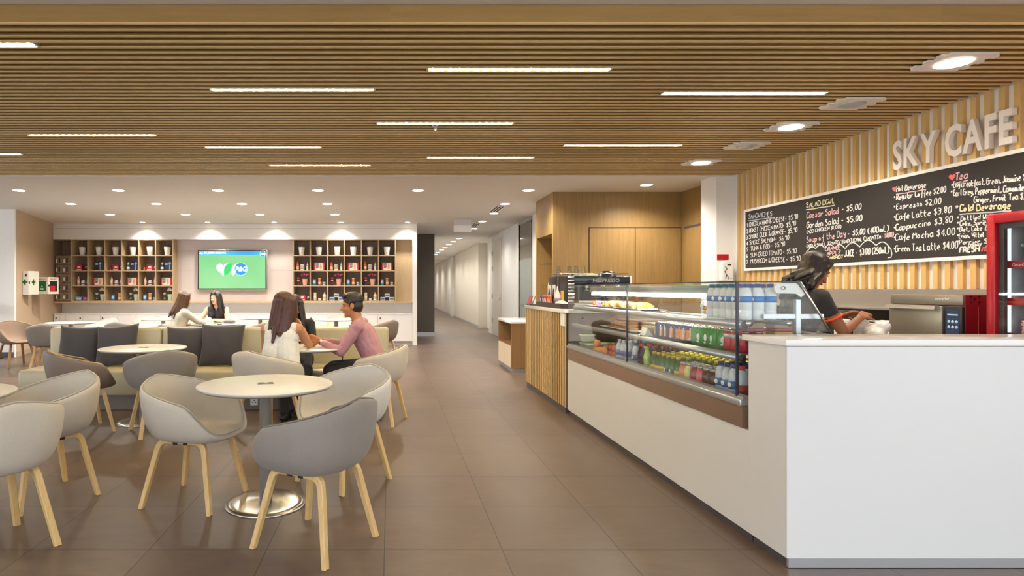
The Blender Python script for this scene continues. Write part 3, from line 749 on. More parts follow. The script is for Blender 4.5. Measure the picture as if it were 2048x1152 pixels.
c2 = w-.11; disc(c2, h-.10, .072, -.0086, -.006, flat('#9fd4f5'), 'logo_ring'); disc(c2, h-.10, .066, -.0092, -.006, flat('#1c6fc4'), 'logo_disc')
text_obj('logo_text', 'P&G', flat('#ffffff', .9), tv, (c2, -.0105, h-.125), (PI/2, 0, 0), .068, .0005, 'CENTER', .001, .95, .2)
MB().box(-.3, .3, .06, .12, -.2, .2).build('wall_mount', M_DARK, tv)

# ------------------------------------------------------------------ first aid boxes on the tan pier
M_GRN = plain('green_sign', '#0f6b3a', .4); M_BOX = plain('cream_metal', '#e3dccf', .35); M_BOXW = plain('white_metal', '#e9e9ea', .3)
def pier_x(Y): return P0[0]+(P1[0]-P0[0])*(Y-P0[1])/(P1[1]-P0[1])
def cross(b, cx, cz, s, mk): 
    a = s*.34
    pts = [(-a, s), (a, s), (a, a), (s, a), (s, -a), (a, -a), (a, -s), (-a, -s), (-a, -a), (-s, -a), (-s, a), (-a, a)]
    return mk([(cx+x, cz+z) for x, z in pts])
Y = 12.05; X1 = -7.27; X0 = pier_x(12.45)
fa = thing('first_aid_box', 'white metal first aid box with green crosses on the tan pier', 'first aid box', (0, 0, 0))
Z0, Z1 = wz(589.5, Y), wz(542, Y)
MB().prism([(pier_x(Y)+.004, Y), (X1-.006, Y), (X1-.006, Y+.36), (pier_x(Y+.36)+.004, Y+.36)], Z0, Z1, 'z').build('body', M_BOXW, fa)
MB().box(X1-.006, X1, Y+.005, Y+.355, Z0+.006, Z1-.006).build('door', M_BOX, fa)
cz = wz(564, Y)
cross(None, X1-.075, cz, .055, lambda p: MB().prism(p, Y-.003, Y, 'y')).build('green_cross', M_GRN, fa)
cross(None, Y+.17, cz, .06, lambda p: MB().prism(p, X1, X1+.003, 'x')).build('green_cross', M_GRN, fa)
MB().box(X1, X1+.012, Y+.015, Y+.03, cz-.04, cz+.02).build('latch', M_DARK, fa)
MB().box(X1-.06, X1-.035, Y-.004, Y, Z1-.11, Z1-.06).build('lock', M_DARK, fa)
Y = 12.62; X1 = -7.20; X0 = pier_x(13.05); Z0, Z1 = wz(588, Y), wz(554, Y)
ae = thing('defibrillator_cabinet', 'cream wall cabinet with windows showing a red defibrillator', 'cabinet', (0, 0, 0))
MB().prism([(pier_x(Y)+.004, Y), (X1-.01, Y), (X1-.01, Y+.4), (pier_x(Y+.4)+.004, Y+.4)], Z0, Z1, 'z').build('body', M_BOX, ae)
MB().box(X1-.01, X1, Y, Y+.40, Z0, Z1).build('door', M_BOX, ae)
xa, xb = X1-.22, X1-.04
MB().box(xa, xb, Y-.002, Y, Z0+.06, Z1-.085).build('side_sign', M_GRN, ae)
b = MB(); b.cyl((xa+.09, Y-.004, Z0+.16), .014, .002, 12, axis='y'); b.box(xa+.05, xa+.13, Y-.004, Y-.002, Z0+.09, Z0+.10); b.box(xa+.06, xa+.12, Y-.004, Y-.002, Z0+.115, Z0+.125); b.build('sign_symbol', M_WHITE, ae)
text_obj('warning_text', 'FIRST AID', M_DARK, ae, ((xa+xb)/2, Y-.002, Z1-.065), (PI/2, 0, 0), .035, .0005)
MB().box(X1, X1+.003, Y+.06, Y+.34, Z0+.05, Z1-.085).build('window', M_DARK, ae)
MB().box(X1+.002, X1+.006, Y+.08, Y+.25, Z0+.06, Z0+.17).build('defibrillator_case', plain('defib_red', '#c0242c', .4), ae)
text_obj('warning_text', 'EMERGENCY', plain('red_letters', '#b03a2a', .5), ae, (X1+.002, Y+.2, Z1-.06), (PI/2, 0, PI/2), .05, .0005)
b = MB(); b.box(X1, X1+.02, Y+.005, Y+.03, (Z0+Z1)/2-.02, (Z0+Z1)/2+.02); b.build('latch', M_DARK, ae)
# screen back cut by the left edge
t = thing('display_stand', 'black panel standing at the far left edge by the white wall', 'screen', (-7.52, 11.3, 0))
MB().box(-.25, .10, 0, .04, .84, 1.03, .01).build('panel', M_BLACK, t); MB().box(-.1, -.05, .01, .05, .02, .85).build('post', M_BLACK, t); MB().box(-.3, .1, -.15, .2, 0, .02).build('foot', M_BLACK, t)
t = thing('panel_stand', 'x', 'x') if False else None
# ------------------------------------------------------------------ products in the cubbies
M_POT = plain('white_pot', '#f0eeea', .35, var=.01); M_SUCC = plain('succulent_green', '#3c4a3a', .6, var=.35, scale=40); M_MINT = plain('mint_pot', '#c4d8c0', .35); M_PINKP = plain('pink_pot', '#eeb6a6', .35)
M_PETW = plain('white_petals', '#efe9dc', .6); M_PETP = plain('pink_petals', '#c94a78', .6, var=.2, scale=60); M_STEM = plain('stem_green', '#53623f', .6)
def cc(c): return plain('c_'+c.strip('#'), c, .42, var=.05, scale=25)
def succulent(b, r, rnd, z0, h):
    for i in range(26):
        a = rnd.uniform(0, 2*PI); q = rnd.uniform(.1, 1); e = rnd.uniform(.35, 1)
        p0 = Vector((r*.35*q*math.cos(a), r*.35*q*math.sin(a), z0-.01)); p1 = p0+Vector((r*q*math.cos(a)*.95, r*q*math.sin(a)*.95, h*e))
        b.cap(p0, r*.09, p1, r*.035, 6)
def potted(h_leaf, seed, full=True):
    t = empty('potted_succulent')
    MB().lathe([(.0, 0), (.052, 0), (.055, .004), (.078, .192), (.078, .2), (.07, .2), (.066, .18), (0, .18)], n=24).build('pot', M_POT, t)
    b = MB(); succulent(b, .075, random.Random(seed), .18, h_leaf); b.build('foliage', M_SUCC, t); return t
def orchid(potm, petm, hgt, spread, white):
    t = empty('potted_orchid')
    MB().lathe([(.0, 0), (.044, 0), (.047, .004), (.068, .15), (.068, .155), (.06, .155), (.058, .14), (0, .14)], n=24).build('pot', potm, t)
    b = MB(); tips = []
    for k in (-1, 1):
        pts = [Vector((k*.012, 0, .14)), Vector((k*.03, 0, .20)), Vector((k*.03-.01, 0, hgt-.03)), Vector((k*.03-.05*white+.0, 0, hgt))]; b.tube(pts, .0035, 6); tips.append(pts[-1])
    b.build('stem', M_STEM, t)
    b = MB(); rnd = random.Random(5)
    for i in range(14 if not white else 10):
        u = i/(13 if not white else 9); x = -spread+2*spread*u; z = hgt+.02*math.sin(u*7)+(.02*math.sin(PI*u) if not white else .03*math.sin(PI*u*.9)); y = rnd.uniform(-.03, .03)
        for k in range(5):
            a = 2*PI*k/5; b.ell((x+.014*math.cos(a), y-.006, z+.014*math.sin(a)), (.013, .006, .013), None, 8, 5)
    b.build('blossoms', petm, t); return t
def boxm(name, w, d, h, m, extra):
    t = empty(name); MB().box(-w/2, w/2, -d/2, d/2, 0, h, .004).build('carton', m, t); extra(t, w, d, h); return t
def navy_x(t, w, d, h):
    MB().box(-w*.44, -w*.12, -d/2-.002, -d/2, h*.62, h*.78).build('label', cc('#d8dde6'), t)
    b = MB(); b.cyl((w*.12, -d/2-.001, h*.78), .03, .004, 14, axis='y'); b.box(w*.09, w*.15, -d/2-.004, -d/2, h*.05, h*.75); b.build('printed_brush', cc('#aebfd6'), t)
def red_x(t, w, d, h):
    b = MB(); b.ell((0, -d/2, h*.62), (w*.3, .006, h*.16)); b.box(-w*.4, w*.4, -d/2-.003, -d/2, h*.16, h*.24); b.build('white_print', cc('#f2e9e6'), t)
    MB().prism([(-w*.3, h), (w*.3, h), (w*.16, h*1.16), (-w*.16, h*1.16)], -d*.3, d*.3, 'y').build('gathered_top', cc('#c22035'), t)
def diaper_x(t, w, d, h):
    f = -d/2-.003
    MB().box(-w*.36, w*.36, f, -d/2, h*.06, h*.94).build('cream_panel', cc('#ead9bf'), t)
    MB().box(-w*.34, -w*.06, f-.002, f, h*.58, h*.9).build('teal_patch', cc('#5f8f99'), t)
    MB().prism([(-w*.34, h*.30), (-w*.08, h*.36), (-w*.06, h*.52), (-w*.3, h*.5)], f-.003, f, 'y').build('red_patch', cc('#c2293a'), t)
    MB().ell((w*.14, f, h*.42), (w*.1, .004, h*.3)).build('printed_figure', cc('#d99d78'), t)
    MB().ell((w*.14, f, h*.72), (w*.065, .005, h*.12)).build('printed_head', cc('#dba886'), t)
def lab_x(c):
    def f(t, w, d, h): MB().box(-w*.4, w*.4, -d/2-.002, -d/2, h*.3, h*.8).build('label', cc(c), t)
    return f
def bottle(name, prof, m, capprof=None, capm=None, lab=None, labm=None, flat=1.0):
    t = empty(name); b = MB(); b.lathe(prof, n=18)
    if flat != 1: b.v = [(x, y*flat, z) for x, y, z in b.v]
    b.build('body', m, t)
    if capprof:
        b = MB(); b.lathe(capprof, n=14); b.build('cap', capm, t)
    if lab:
        b = MB(); b.lathe(lab, n=18)
        if flat != 1: b.v = [(x, y*flat, z) for x, y, z in b.v]
        b.build('label', labm, t)
    return t
PR = {}
def proto(key, fn):
    if key not in PR: PR[key] = fn(); return PR[key]
    return copy_tree(PR[key])
def can(c1, c2): return lambda: bottle('spray_can', [(0, 0), (.033, 0), (.035, .005), (.035, .16), (.022, .175), (0, .175)], cc(c1), [(.022, .174), (.022, .205), (.018, .21), (0, .21)], cc(c2), [(.0355, .03), (.0355, .09)], cc('#f2e3d0'))
BUILD = {
 'pot1': lambda: potted(.055, 1), 'pot2': lambda: potted(.10, 2), 'pot3': lambda: potted(.035, 7),
 'redpack': lambda: boxm('detergent_pack', .145, .08, .125, cc('#b81e30'), red_x),
 'ball': lambda: bottle('round_pack', [(0, 0), (.03, 0), (.045, .03), (.045, .055), (.025, .085), (.012, .1), (0, .105)], cc('#5c3f46'), [(.04, .06), (.026, .086), (.012, .101), (0, .106)], cc('#e8dfdd')),
 'navy': lambda: boxm('toothbrush_carton', .20, .10, .215, cc('#22304c'), navy_x),
 'smallred': lambda: bottle('small_bottle', [(0, 0), (.02, 0), (.022, .01), (.022, .07), (0, .075)], cc('#a8293a'), [(.016, .075), (.016, .105), (0, .107)], cc('#7d2530')),
 'smallorange': lambda: bottle('small_bottle', [(0, 0), (.02, 0), (.022, .01), (.022, .07), (0, .075)], cc('#d87a3a'), [(.016, .075), (.016, .105), (0, .107)], cc('#c2452a')),
 'drop': lambda: bottle('soap_bottle', [(0, 0), (.036, 0), (.04, .012), (.038, .09), (.02, .135), (0, .137)], cc('#4a7596'), [(.018, .135), (.026, .15), (.012, .195), (0, .2)], cc('#e8ecec'), [(.0405, .03), (.039, .08)], cc('#dfe8ee')),
 'pinkb': lambda: bottle('shampoo_bottle', [(0, 0), (.026, 0), (.028, .01), (.028, .15), (.015, .175), (0, .175)], cc('#e6a8a4'), [(.015, .174), (.014, .2), (.006, .215), (0, .216)], cc('#f1dcd8'), [(.0285, .05), (.0285, .12)], cc('#f4e2da')),
 'purpb': lambda: bottle('shampoo_bottle', [(0, 0), (.026, 0), (.028, .01), (.028, .15), (.015, .175), (0, .175)], cc('#a99cc0'), [(.015, .174), (.014, .2), (.006, .215), (0, .216)], cc('#c7c3dc'), [(.0285, .05), (.0285, .12)], cc('#e2dcea')),
 'orab': lambda: bottle('shampoo_bottle', [(0, 0), (.026, 0), (.028, .01), (.028, .15), (.015, .175), (0, .175)], cc('#e9b08c'), [(.015, .174), (.014, .2), (.006, .215), (0, .216)], cc('#d98a52'), [(.0285, .05), (.0285, .12)], cc('#f4e6da')),
 'jar': lambda: bottle('patterned_jar', [(0, 0), (.04, 0), (.045, .02), (.045, .08), (.03, .1), (0, .1)], cc('#e6d9d8'), [(.034, .1), (.036, .125), (0, .128)], cc('#f2f0ee'), [(.0456, .03), (.0456, .06)], cc('#b04a66')),
 'diaper': lambda: boxm('diaper_pack', .26, .11, .19, cc('#b9283a'), diaper_x),
 'bluebox': lambda: boxm('tissue_carton', .145, .08, .095, cc('#5c86b4'), lab_x('#c3d8e6')),
 'magbox': lambda: boxm('tissue_carton', .135, .08, .10, cc('#8d3f80'), lab_x('#cf6aa4')),
 'darkb': lambda: bottle('grooming_bottle', [(0, 0), (.026, 0), (.03, .02), (.022, .08), (.03, .12), (.028, .145), (0, .145)], cc('#3d423f'), [(.034, .145), (.036, .165), (.026, .19), (0, .198)], cc('#aab0ae'), [(.0285, .03), (.024, .07)], cc('#7b8b86')),
 'orcw': lambda: orchid(M_MINT, M_PETW, .25, .055, 1), 'orcp': lambda: orchid(M_PINKP, M_PETP, .25, .075, 0),
 'blueb': lambda: boxm('powder_carton', .075, .05, .15, cc('#3f78b4'), lab_x('#bcd4e8')),
 'orangecan': lambda: bottle('snack_canister', [(0, 0), (.036, 0), (.036, .165), (0, .165)], cc('#dd8a3a'), [(.038, .163), (.038, .178), (0, .18)], cc('#f0dfc6'), [(.0366, .03), (.0366, .08)], cc('#f3dfc4')),
 'whitebox': lambda: boxm('cream_carton', .06, .05, .075, cc('#eef0f2'), lab_x('#7f98cc')),
 'orspray': can('#e07a35', '#e0632a'),
 'whiteflat': lambda: bottle('mouthwash_bottle', [(0, 0), (.045, 0), (.05, .01), (.05, .13), (.03, .155), (0, .155)], cc('#ece6de'), [(.03, .155), (.03, .185), (0, .188)], cc('#55433c'), [(.0505, .03), (.0505, .11)], cc('#c9b8a8'), .6),
 'slim': lambda: bottle('lotion_bottle', [(0, 0), (.022, 0), (.024, .01), (.024, .12), (.014, .15), (0, .15)], cc('#f0efee'), [(.013, .15), (.012, .19), (0, .195)], cc('#e3e3e6'), [(.0245, .1), (.0245, .115)], cc('#6b6f80')),
 'redcap': lambda: bottle('grooming_bottle', [(0, 0), (.026, 0), (.03, .02), (.022, .08), (.03, .12), (.028, .145), (0, .145)], cc('#5c333a'), [(.034, .145), (.036, .165), (.026, .19), (0, .198)], cc('#c03a44'), [(.0305, .10), (.0305, .13)], cc('#d9b8b4')),
 'creamb': lambda: bottle('conditioner_bottle', [(0, 0), (.03, 0), (.034, .02), (.034, .19), (0, .2)], cc('#dccdae'), [(.026, 0), (.03, .0), (.031, .02), (0, .02)], cc('#b99f62'), [(.0346, .06), (.0346, .1)], cc('#efe6cf'), .7),
 'smalljar': lambda: bottle('cream_jar', [(0, 0), (.036, 0), (.036, .035), (0, .035)], cc('#e4d8be'), [(.037, .035), (.037, .055), (0, .056)], cc('#f2ecdd')),
 'pump': lambda: bottle('pump_bottle', [(0, 0), (.04, 0), (.043, .02), (.043, .12), (.02, .165), (0, .165)], cc('#efeadc'), [(.012, .165), (.012, .19), (.02, .192), (.02, .2), (0, .2)], cc('#e8e4d8'), [(.0436, .05), (.0436, .1)], cc('#cdbb84')),
 'wbbox': lambda: boxm('washing_carton', .115, .08, .085, cc('#dfe3e8'), lab_x('#4a78bc')),
}
WORD = {'pot1': ('white tapered pot with a low dark succulent', 'plant'), 'pot2': ('white tapered pot with a taller dark succulent', 'plant'), 'pot3': ('white tapered pot with barely showing leaves', 'plant'),
 'redpack': ('red detergent pack', 'pack'), 'ball': ('small dark and white round pack', 'pack'), 'navy': ('navy toothbrush carton', 'box'), 'smallred': ('small red bottle', 'bottle'), 'smallorange': ('small orange bottle', 'bottle'),
 'drop': ('blue soap bottle with white cap', 'bottle'), 'pinkb': ('pink shampoo bottle', 'bottle'), 'purpb': ('lilac shampoo bottle', 'bottle'), 'orab': ('peach shampoo bottle', 'bottle'), 'jar': ('white and pink patterned jar', 'jar'),
 'diaper': ('red and cream diaper pack', 'pack'), 'bluebox': ('low blue carton', 'box'), 'magbox': ('low magenta carton', 'box'), 'darkb': ('dark bottle with grey cap', 'bottle'), 'orcw': ('mint pot with white orchid', 'plant'), 'orcp': ('pink pot with pink orchid', 'plant'),
 'blueb': ('upright blue carton', 'box'), 'orangecan': ('orange canister', 'can'), 'whitebox': ('small white carton', 'box'), 'orspray': ('orange spray can', 'can'), 'whiteflat': ('white bottle with dark cap', 'bottle'), 'slim': ('slim white bottle', 'bottle'),
 'redcap': ('dark bottle with red cap', 'bottle'), 'creamb': ('cream coloured bottle', 'bottle'), 'smalljar': ('small cream jar', 'jar'), 'pump': ('white pump bottle', 'bottle'), 'wbbox': ('white and blue carton', 'box')}
ROWN = ['top', 'second', 'third', 'bottom']
def stock(side, cols, col, row, key, u, dz=0.0, note=''):
    """u: 0..1 across the cubby"""
    o = proto(key, BUILD[key])
    X = xs(cols[col])+.011+(xs(cols[col+1])-xs(cols[col])-.022)*u
    o.location = (X, YB+.14, zs(ROWS[row+1])+.0115+dz); o.rotation_euler = (0, 0, 0)
    w, c = WORD[key]
    tag(o, '%s%s, %s row, %s cubby from left, %s shelf' % (w, note, ROWN[row], ordinal(col), side), c, 'products in the cubby shelves'); return o
L = lambda *a, **k: stock('left', LC, *a, **k)
Rr = lambda *a, **k: stock('right', RC, *a, **k)
for i, k in enumerate(('pot1', 'pot1', 'pot3', 'pot1', 'pot1', 'pot2')): L(i, 0, k, (.52, .52, .52, .55, .55, .58)[i])
for i, k in enumerate(('pot1', 'pot1', 'pot1', 'pot2', 'pot3', 'pot2')): Rr(i, 0, k, (.45, .48, .56, .52, .50, .5)[i])
L(0, 1, 'redpack', .34); L(0, 1, 'ball', .77)
for i in (2, 4): L(i, 1, 'smallred' if i == 2 else 'smallorange', .2); L(i, 1, 'redpack', .56); L(i, 1, 'ball', .87)
L(1, 1, 'navy', .58)
for i in (3, 5): L(i, 1, 'drop', .26); L(i, 1, 'navy', .70)
for i in (0, 2, 4): L(i, 2, 'pinkb' if i == 0 else 'orab', .26); L(i, 2, 'jar', .56); L(i, 2, 'purpb' if i < 4 else 'pinkb', .87)
for i in (1, 3, 5): L(i, 2, 'diaper', .56)
L(0, 3, 'bluebox', .32); L(0, 3, 'magbox', .77)
for i in (1, 3, 5): L(i, 3, 'darkb', .40 if i > 1 else .38); L(i, 3, 'orcw', .76)
L(2, 3, 'blueb', .37); L(2, 3, 'orangecan', .76); L(4, 3, 'blueb', .25); L(4, 3, 'orangecan', .55); L(4, 3, 'whitebox', .84)
for i in (0, 2, 4): Rr(i, 1, 'orspray', .2); Rr(i, 1, 'whiteflat', .5); Rr(i, 1, 'slim', .82); Rr(i, 2, 'redcap', .24); Rr(i, 2, 'orcp', .66)
for i in (1, 3, 5): Rr(i, 1, 'diaper', .52); Rr(i, 2, 'blueb', .2); Rr(i, 2, 'orangecan', .52); Rr(i, 2, 'whitebox', .8)
Rr(0, 3, 'smallred', .14); Rr(0, 3, 'redpack', .52); Rr(0, 3, 'ball', .87)
for i in (1, 4): Rr(i, 3, 'creamb', .24); Rr(i, 3, 'smalljar', .52); Rr(i, 3, 'pump', .82)
for i in (2, 5): Rr(i, 3, 'wbbox', .24, note=' at lower left'); Rr(i, 3, 'wbbox', .80, note=' at lower right'); Rr(i, 3, 'wbbox', .52, dz=.0845, note=' stacked on top')
# ------------------------------------------------------------------ serving counter
XCN = 1.88
cn = thing('serving_counter', 'white solid surface serving counter with raised ledge and grey plinth', 'counter', (0, 0, 0))
MB().box(XCN, 4.55, 2.862, 3.15, .05, 1.058).build('front_body', M_SOLID, cn)
MB().box(XCN, 4.55, 2.846, 2.8615, .05, 1.055).build('front_panel', M_SOLID, cn)
MB().box(XCN-.012, 4.55, 2.834, 3.19, 1.058, 1.088, .002).build('ledge_top', M_GLOSSW, cn)
MB().box(XCN+.02, 4.5, 2.866, 3.14, .0, .05).build('plinth', M_KICK, cn)
lb = thing('case_counter', 'long low white counter carrying the glass display case', 'counter', (0, 0, 0))
MB().box(XCN, 2.45, 3.1505, 6.375, .05, .585).build('body', M_SOLID, lb)
MB().box(XCN+.02, 2.43, 3.15, 6.36, .0, .05).build('plinth', M_KICK, lb)
MB().box(XCN+.012, 4.5, 2.852, 2.866, .004, .05).build('plinth_trim', M_ALU, cn)

# ------------------------------------------------------------------ refrigerated display case
Y0, Y1 = 3.26, 6.37; ZT = 1.368
dc = thing('display_case', 'long refrigerated glass display case set into the white counter', 'display case', (0, 0, 0))
MB().box(XCN-.004, 2.44, Y0-.06, Y1, .5855, .70).build('base_trim', M_BRONZE, dc)
b = MB(); b.box(XCN-.010, XCN+.05, Y0-.05, Y1, .70, .735, .004); b.box(XCN+.004, XCN+.05, Y0-.05, Y1, .735, .752); b.build('front_rail', M_ALU, dc)
MB().box(XCN+.05, 2.41, Y0-.03, Y1-.01, .695, .705).build('deck', M_ALU, dc)
for a, c in ((Y0, 4.775), (4.785, Y1-.0)): MB().box(XCN+.002, XCN+.010, a+.004, c-.004, .752, ZT-.008).build('front_pane', M_GLASS, dc)
endp = [(XCN+.002, .74), (XCN+.002, ZT-.008), (2.225, ZT-.008), (2.405, 1.07), (2.405, .74)]
for y in (Y0, Y1-.008): MB().prism([(x, z) for x, z in endp], y, y+.007, 'y').build('end_pane', M_GLASS, dc)
MB().box(XCN+.002, 2.225, Y0, Y1, ZT-.008, ZT-.002).build('top_pane', M_GLASS, dc)
b = MB(); M_EDGEK = plain('glass_edge_dark', '#2f3440', .3)
b.box(XCN-.001, XCN+.010, Y0, Y1, ZT-.004, ZT+.003); b.box(XCN+.01, 2.225, Y0-.002, Y0+.006, ZT-.004, ZT+.003)
for y in (Y0, 4.776): b.box(XCN-.002, XCN+.012, y-.002, y+.007, .745, ZT)
b.build('edge_profile', M_EDGEK, dc)
MB().prism([(2.405, 1.07), (2.405, 1.078), (2.225, ZT), (2.218, ZT-.004)], Y0, Y1, 'y').build('rear_pane', M_GLASS, dc)
b = MB(); b.cyl((2.405, Y0+.004, 1.074), .008, Y1-Y0, 8, axis='y'); b.tube([(2.405, Y0, 1.07), (2.225, Y0, ZT)], .006, 6); b.build('rear_frame', M_CHROME, dc)
MB().box(2.405, 2.42, Y0, Y1, .70, 1.07).build('rear_panel', M_BRONZE, dc)
def rail_shelf(z, x0, x1, y0, y1):
    s = MB().box(x0+.01, x1, y0, y1, z-.006, z).build('shelf', M_GLASS, dc)
    MB().cyl((x0, y0-.01, z-.0225), .021, y1-y0+.02, 14, axis='y').build('rail_tube', M_ALU, s)
    b = MB(); b.cyl((x0, y0-.016, z-.0232), .022, .008, 14, axis='y'); b.build('tube_cap', M_KICK, s)
    MB().cyl((x1, y0-.01, z-.016), .014, y1-y0+.02, 12, axis='y').build('rear_tube', M_GREYP, s)
    return s
rail_shelf(1.155, 1.95, 2.185, Y0+.05, Y1-.03); rail_shelf(.97, 1.935, 2.36, Y0+.05, Y1-.03)
for y in (Y0+.03, 4.74): 
    b = MB()
    for z in (1.14, .955): b.cyl((1.96, y-.005, z), .019, -.012, 14, axis='y')
    b.cyl((2.18, y-.005, 1.14), .017, -.012, 14, axis='y')
    b.build('shelf_fixing', M_CHROME, dc)
lt = MB().cyl((2.04, Y0+.53, 1.318), .034, 2.27, 16, axis='y').build('light_canopy', M_GREYP, dc)
MB().box(2.015, 2.065, Y0+.55, Y0+2.75, 1.268, 1.286).build('tube_light', emit('case_tube', '#f4f5ea', 40.0), lt)
b = MB(); b.prism([(2.095, 1.34), (2.11, 1.36), (2.215, 1.36), (2.262, 1.30), (2.240, 1.283), (2.215, 1.302), (2.11, 1.305), (2.095, 1.32)], Y0+.012, Y0+.022, 'y'); tag(b.build('end_bracket', M_WHITE, dc), 'white plastic end bracket')
MB().cyl((2.14, Y0+.012, 1.333), .010, -.008, 14, axis='y').build('bracket_screw', M_CHROME, dc)
b = MB(); b.box(2.225, 2.25, Y0+.03, Y0+.055, .75, 1.27); b.box(2.05, 2.38, Y0+.035, Y0+.045, 1.165, 1.19); b.build('rear_post', M_ALU, dc)

# ---- goods in the case
M_PET = glassy('pet_clear', (.84, .90, .96), .05, 1.4); M_CLEARB = plain('water_bottle_body', '#d5dfe8', .1, var=.16, scale=45, trans=.15)
M_NAVYC = plain('cap_navy', '#1c2f86', .4); M_ORC = plain('cap_orange', '#e8551c', .4); M_YELC = plain('cap_yellow', '#d8c23a', .35, .2); M_SILC = plain('lid_silver', '#b9babd', .25, .8)
def drink(key, body, cap, prof, capprof, lab=None, labm=None, extra=None, name='drink_bottle'):
    def f():
        t = bottle(name, prof, body, capprof, cap, lab, labm)
        if extra: extra(t)
        return t
    BUILD[key] = f
WPROF = [(0, 0), (.028, 0), (.031, .006), (.031, .03), (.029, .034), (.031, .038), (.031, .13), (.022, .158), (.012, .168), (.012, .176), (0, .176)]
drink('wpurple', M_CLEARB, plain('cap_clear', '#dfe6ee', .4), WPROF, [(.0135, .168), (.0135, .19), (0, .191)], [(.0316, .06), (.0316, .105)], plain('label_violet', '#6f78b8', .4))
drink('wblue', M_CLEARB, M_NAVYC, WPROF, [(.0155, .166), (.0155, .190), (0, .191)], [(.0316, .05), (.0316, .095)], plain('label_blue', '#2a6db0', .4),
      lambda t: (MB().ell((-.0305, 0, .073), (.003, .017, .014)).build('label_mark', M_PAPER, t)))
drink('wred', M_CLEARB, plain('cap_red', '#d02c22', .4), WPROF, [(.0155, .166), (.0155, .190), (0, .191)], [(.0316, .03), (.0316, .085)], plain('label_red', '#9c2f34', .4))
drink('cola', plain('cola_body', '#3c1d16', .12, var=.1), M_ORC, [(0, 0), (.028, 0), (.031, .008), (.026, .05), (.031, .09), (.030, .12), (.014, .165), (.013, .175), (0, .176)], [(.0155, .168), (.0155, .192), (0, .193)])
drink('lime', plain('lime_body', '#9fbf5a', .15), plain('cap_lime', '#c5d24a', .4), [(0, 0), (.028, 0), (.030, .01), (.027, .05), (.029, .1), (.013, .16), (0, .162)], [(.0145, .16), (.0145, .18), (0, .181)])
GPROF = [(0, 0), (.026, 0), (.028, .005), (.028, .08), (.024, .098), (.013, .125), (.012, .14), (0, .14)]
drink('green', plain('green_bottle_glass', '#2f6b2c', .1, var=.15), M_YELC, GPROF, [(.0145, .136), (.015, .153), (.012, .156), (0, .156)], [(.0286, .028), (.0286, .062)], plain('label_yellow', '#d8b830', .4))
drink('green2', plain('green_bottle_glass', '#2f6b2c', .1, var=.15), M_YELC, GPROF, [(.0145, .136), (.015, .153), (.012, .156), (0, .156)], [(.0286, .028), (.0286, .062)], plain('label_dkgreen', '#0f5c4c', .4),
      lambda t: MB().ell((-.0275, 0, .05), (.003, .012, .014)).build('label_mark', M_PAPER, t))
for nm, c in (('peach', '#d98a5a'), ('lemon', '#d9d68a'), ('cherry', '#8a2a34'), ('rose', '#d0616e'), ('tea', '#5a2c18'), ('plum', '#4a1c22')):
    drink('jar_'+nm, plain('juice_'+nm, c, .12, var=.08), M_SILC, [(0, 0), (.030, 0), (.033, .006), (.033, .085), (.026, .108), (.022, .118), (0, .118)], [(.025, .116), (.026, .132), (0, .134)], [(.0336, .012), (.0336, .034)], plain('label_olive', '#b6b04a', .45), name='juice_jar')
def soda(key, c, extra):
    def f():
        t = empty('drink_can')
        MB().lathe([(0, .003), (.024, 0), (.032, .012), (.033, .016), (.033, .098), (.027, .111), (.027, .115)], n=20).build('body', plain('can_'+key, c, .25, .25, var=.06, scale=30), t)
        b = MB(); b.lathe([(.0275, .113), (.0275, .1165), (.025, .1165), (.024, .112), (0, .112)], n=20); b.box(-.008, .008, -.014, .006, .1122, .1145); b.build('lid', M_CHROME, t)
        extra(t); return t
    BUILD[key] = f
def orange_x(t):
    b = MB(); b.lathe([(.0335, .02), (.0335, .085)], n=20)
    b.f = b.f[8:12]; b.mi = b.mi[8:12]; b.sm = b.sm[8:12]; b.build('orange_print', plain('print_orange', '#e08a1e', .35), t)
    text_obj('brand_text', 'Orangina', M_PAPER, t, (-.0336, -.012, .02), (R(90), R(-90), R(-90)), .021, .0006, 'LEFT', .0006)
def pgreen_x(t):
    MB().ell((-.031, -.008, .055), (.004, .014, .022)).build('label_mark', M_PAPER, t); MB().ell((-.031, -.003, .025), (.004, .010, .006)).build('label_mark', M_PAPER, t)
def red_can_x(t):
    MB().lathe([(.0335, .07), (.0335, .097)], n=20).build('white_band', plain('can_silver', '#c9c4c4', .3, .4), t)
soda('orangina', '#2b2a5c', orange_x); soda('greencan', '#2e8a3c', pgreen_x); soda('redcan', '#b0283a', red_can_x)
XF = 1.975
LAB = {'wpurple': 'violet labelled water bottle', 'wblue': 'navy capped water bottle', 'wred': 'red capped water bottle', 'cola': 'orange capped cola bottle', 'lime': 'pale lime drink bottle',
       'green': 'yellow capped green bottle', 'green2': 'dark labelled green bottle'}
def put(key, X, Y, Z, lab, cat, grp, rz=0.0):
    o = proto(key, BUILD[key]); o.location = (X, Y, Z); o.rotation_euler = (0, 0, rz); return tag(o, lab, cat, grp)
def column(Y, keys, where):
    ox = 0
    for i, k in enumerate(keys):
        if not k: continue
        nm = LAB.get(k) or ('%s juice jar' % {'peach': 'peach', 'lemon': 'yellow', 'cherry': 'dark red', 'rose': 'pink', 'tea': 'brown', 'plum': 'dark plum'}[k[4:]])
        lab = '%s on the deck, %s, %s from glass' % (nm, where, ordinal(i))
        put(k, XF+i*.068, Y, .7055, lab, 'jar' if k.startswith('jar') else 'bottle', 'drinks on the deck of the display case')
G = 'green'; G2 = 'green2'
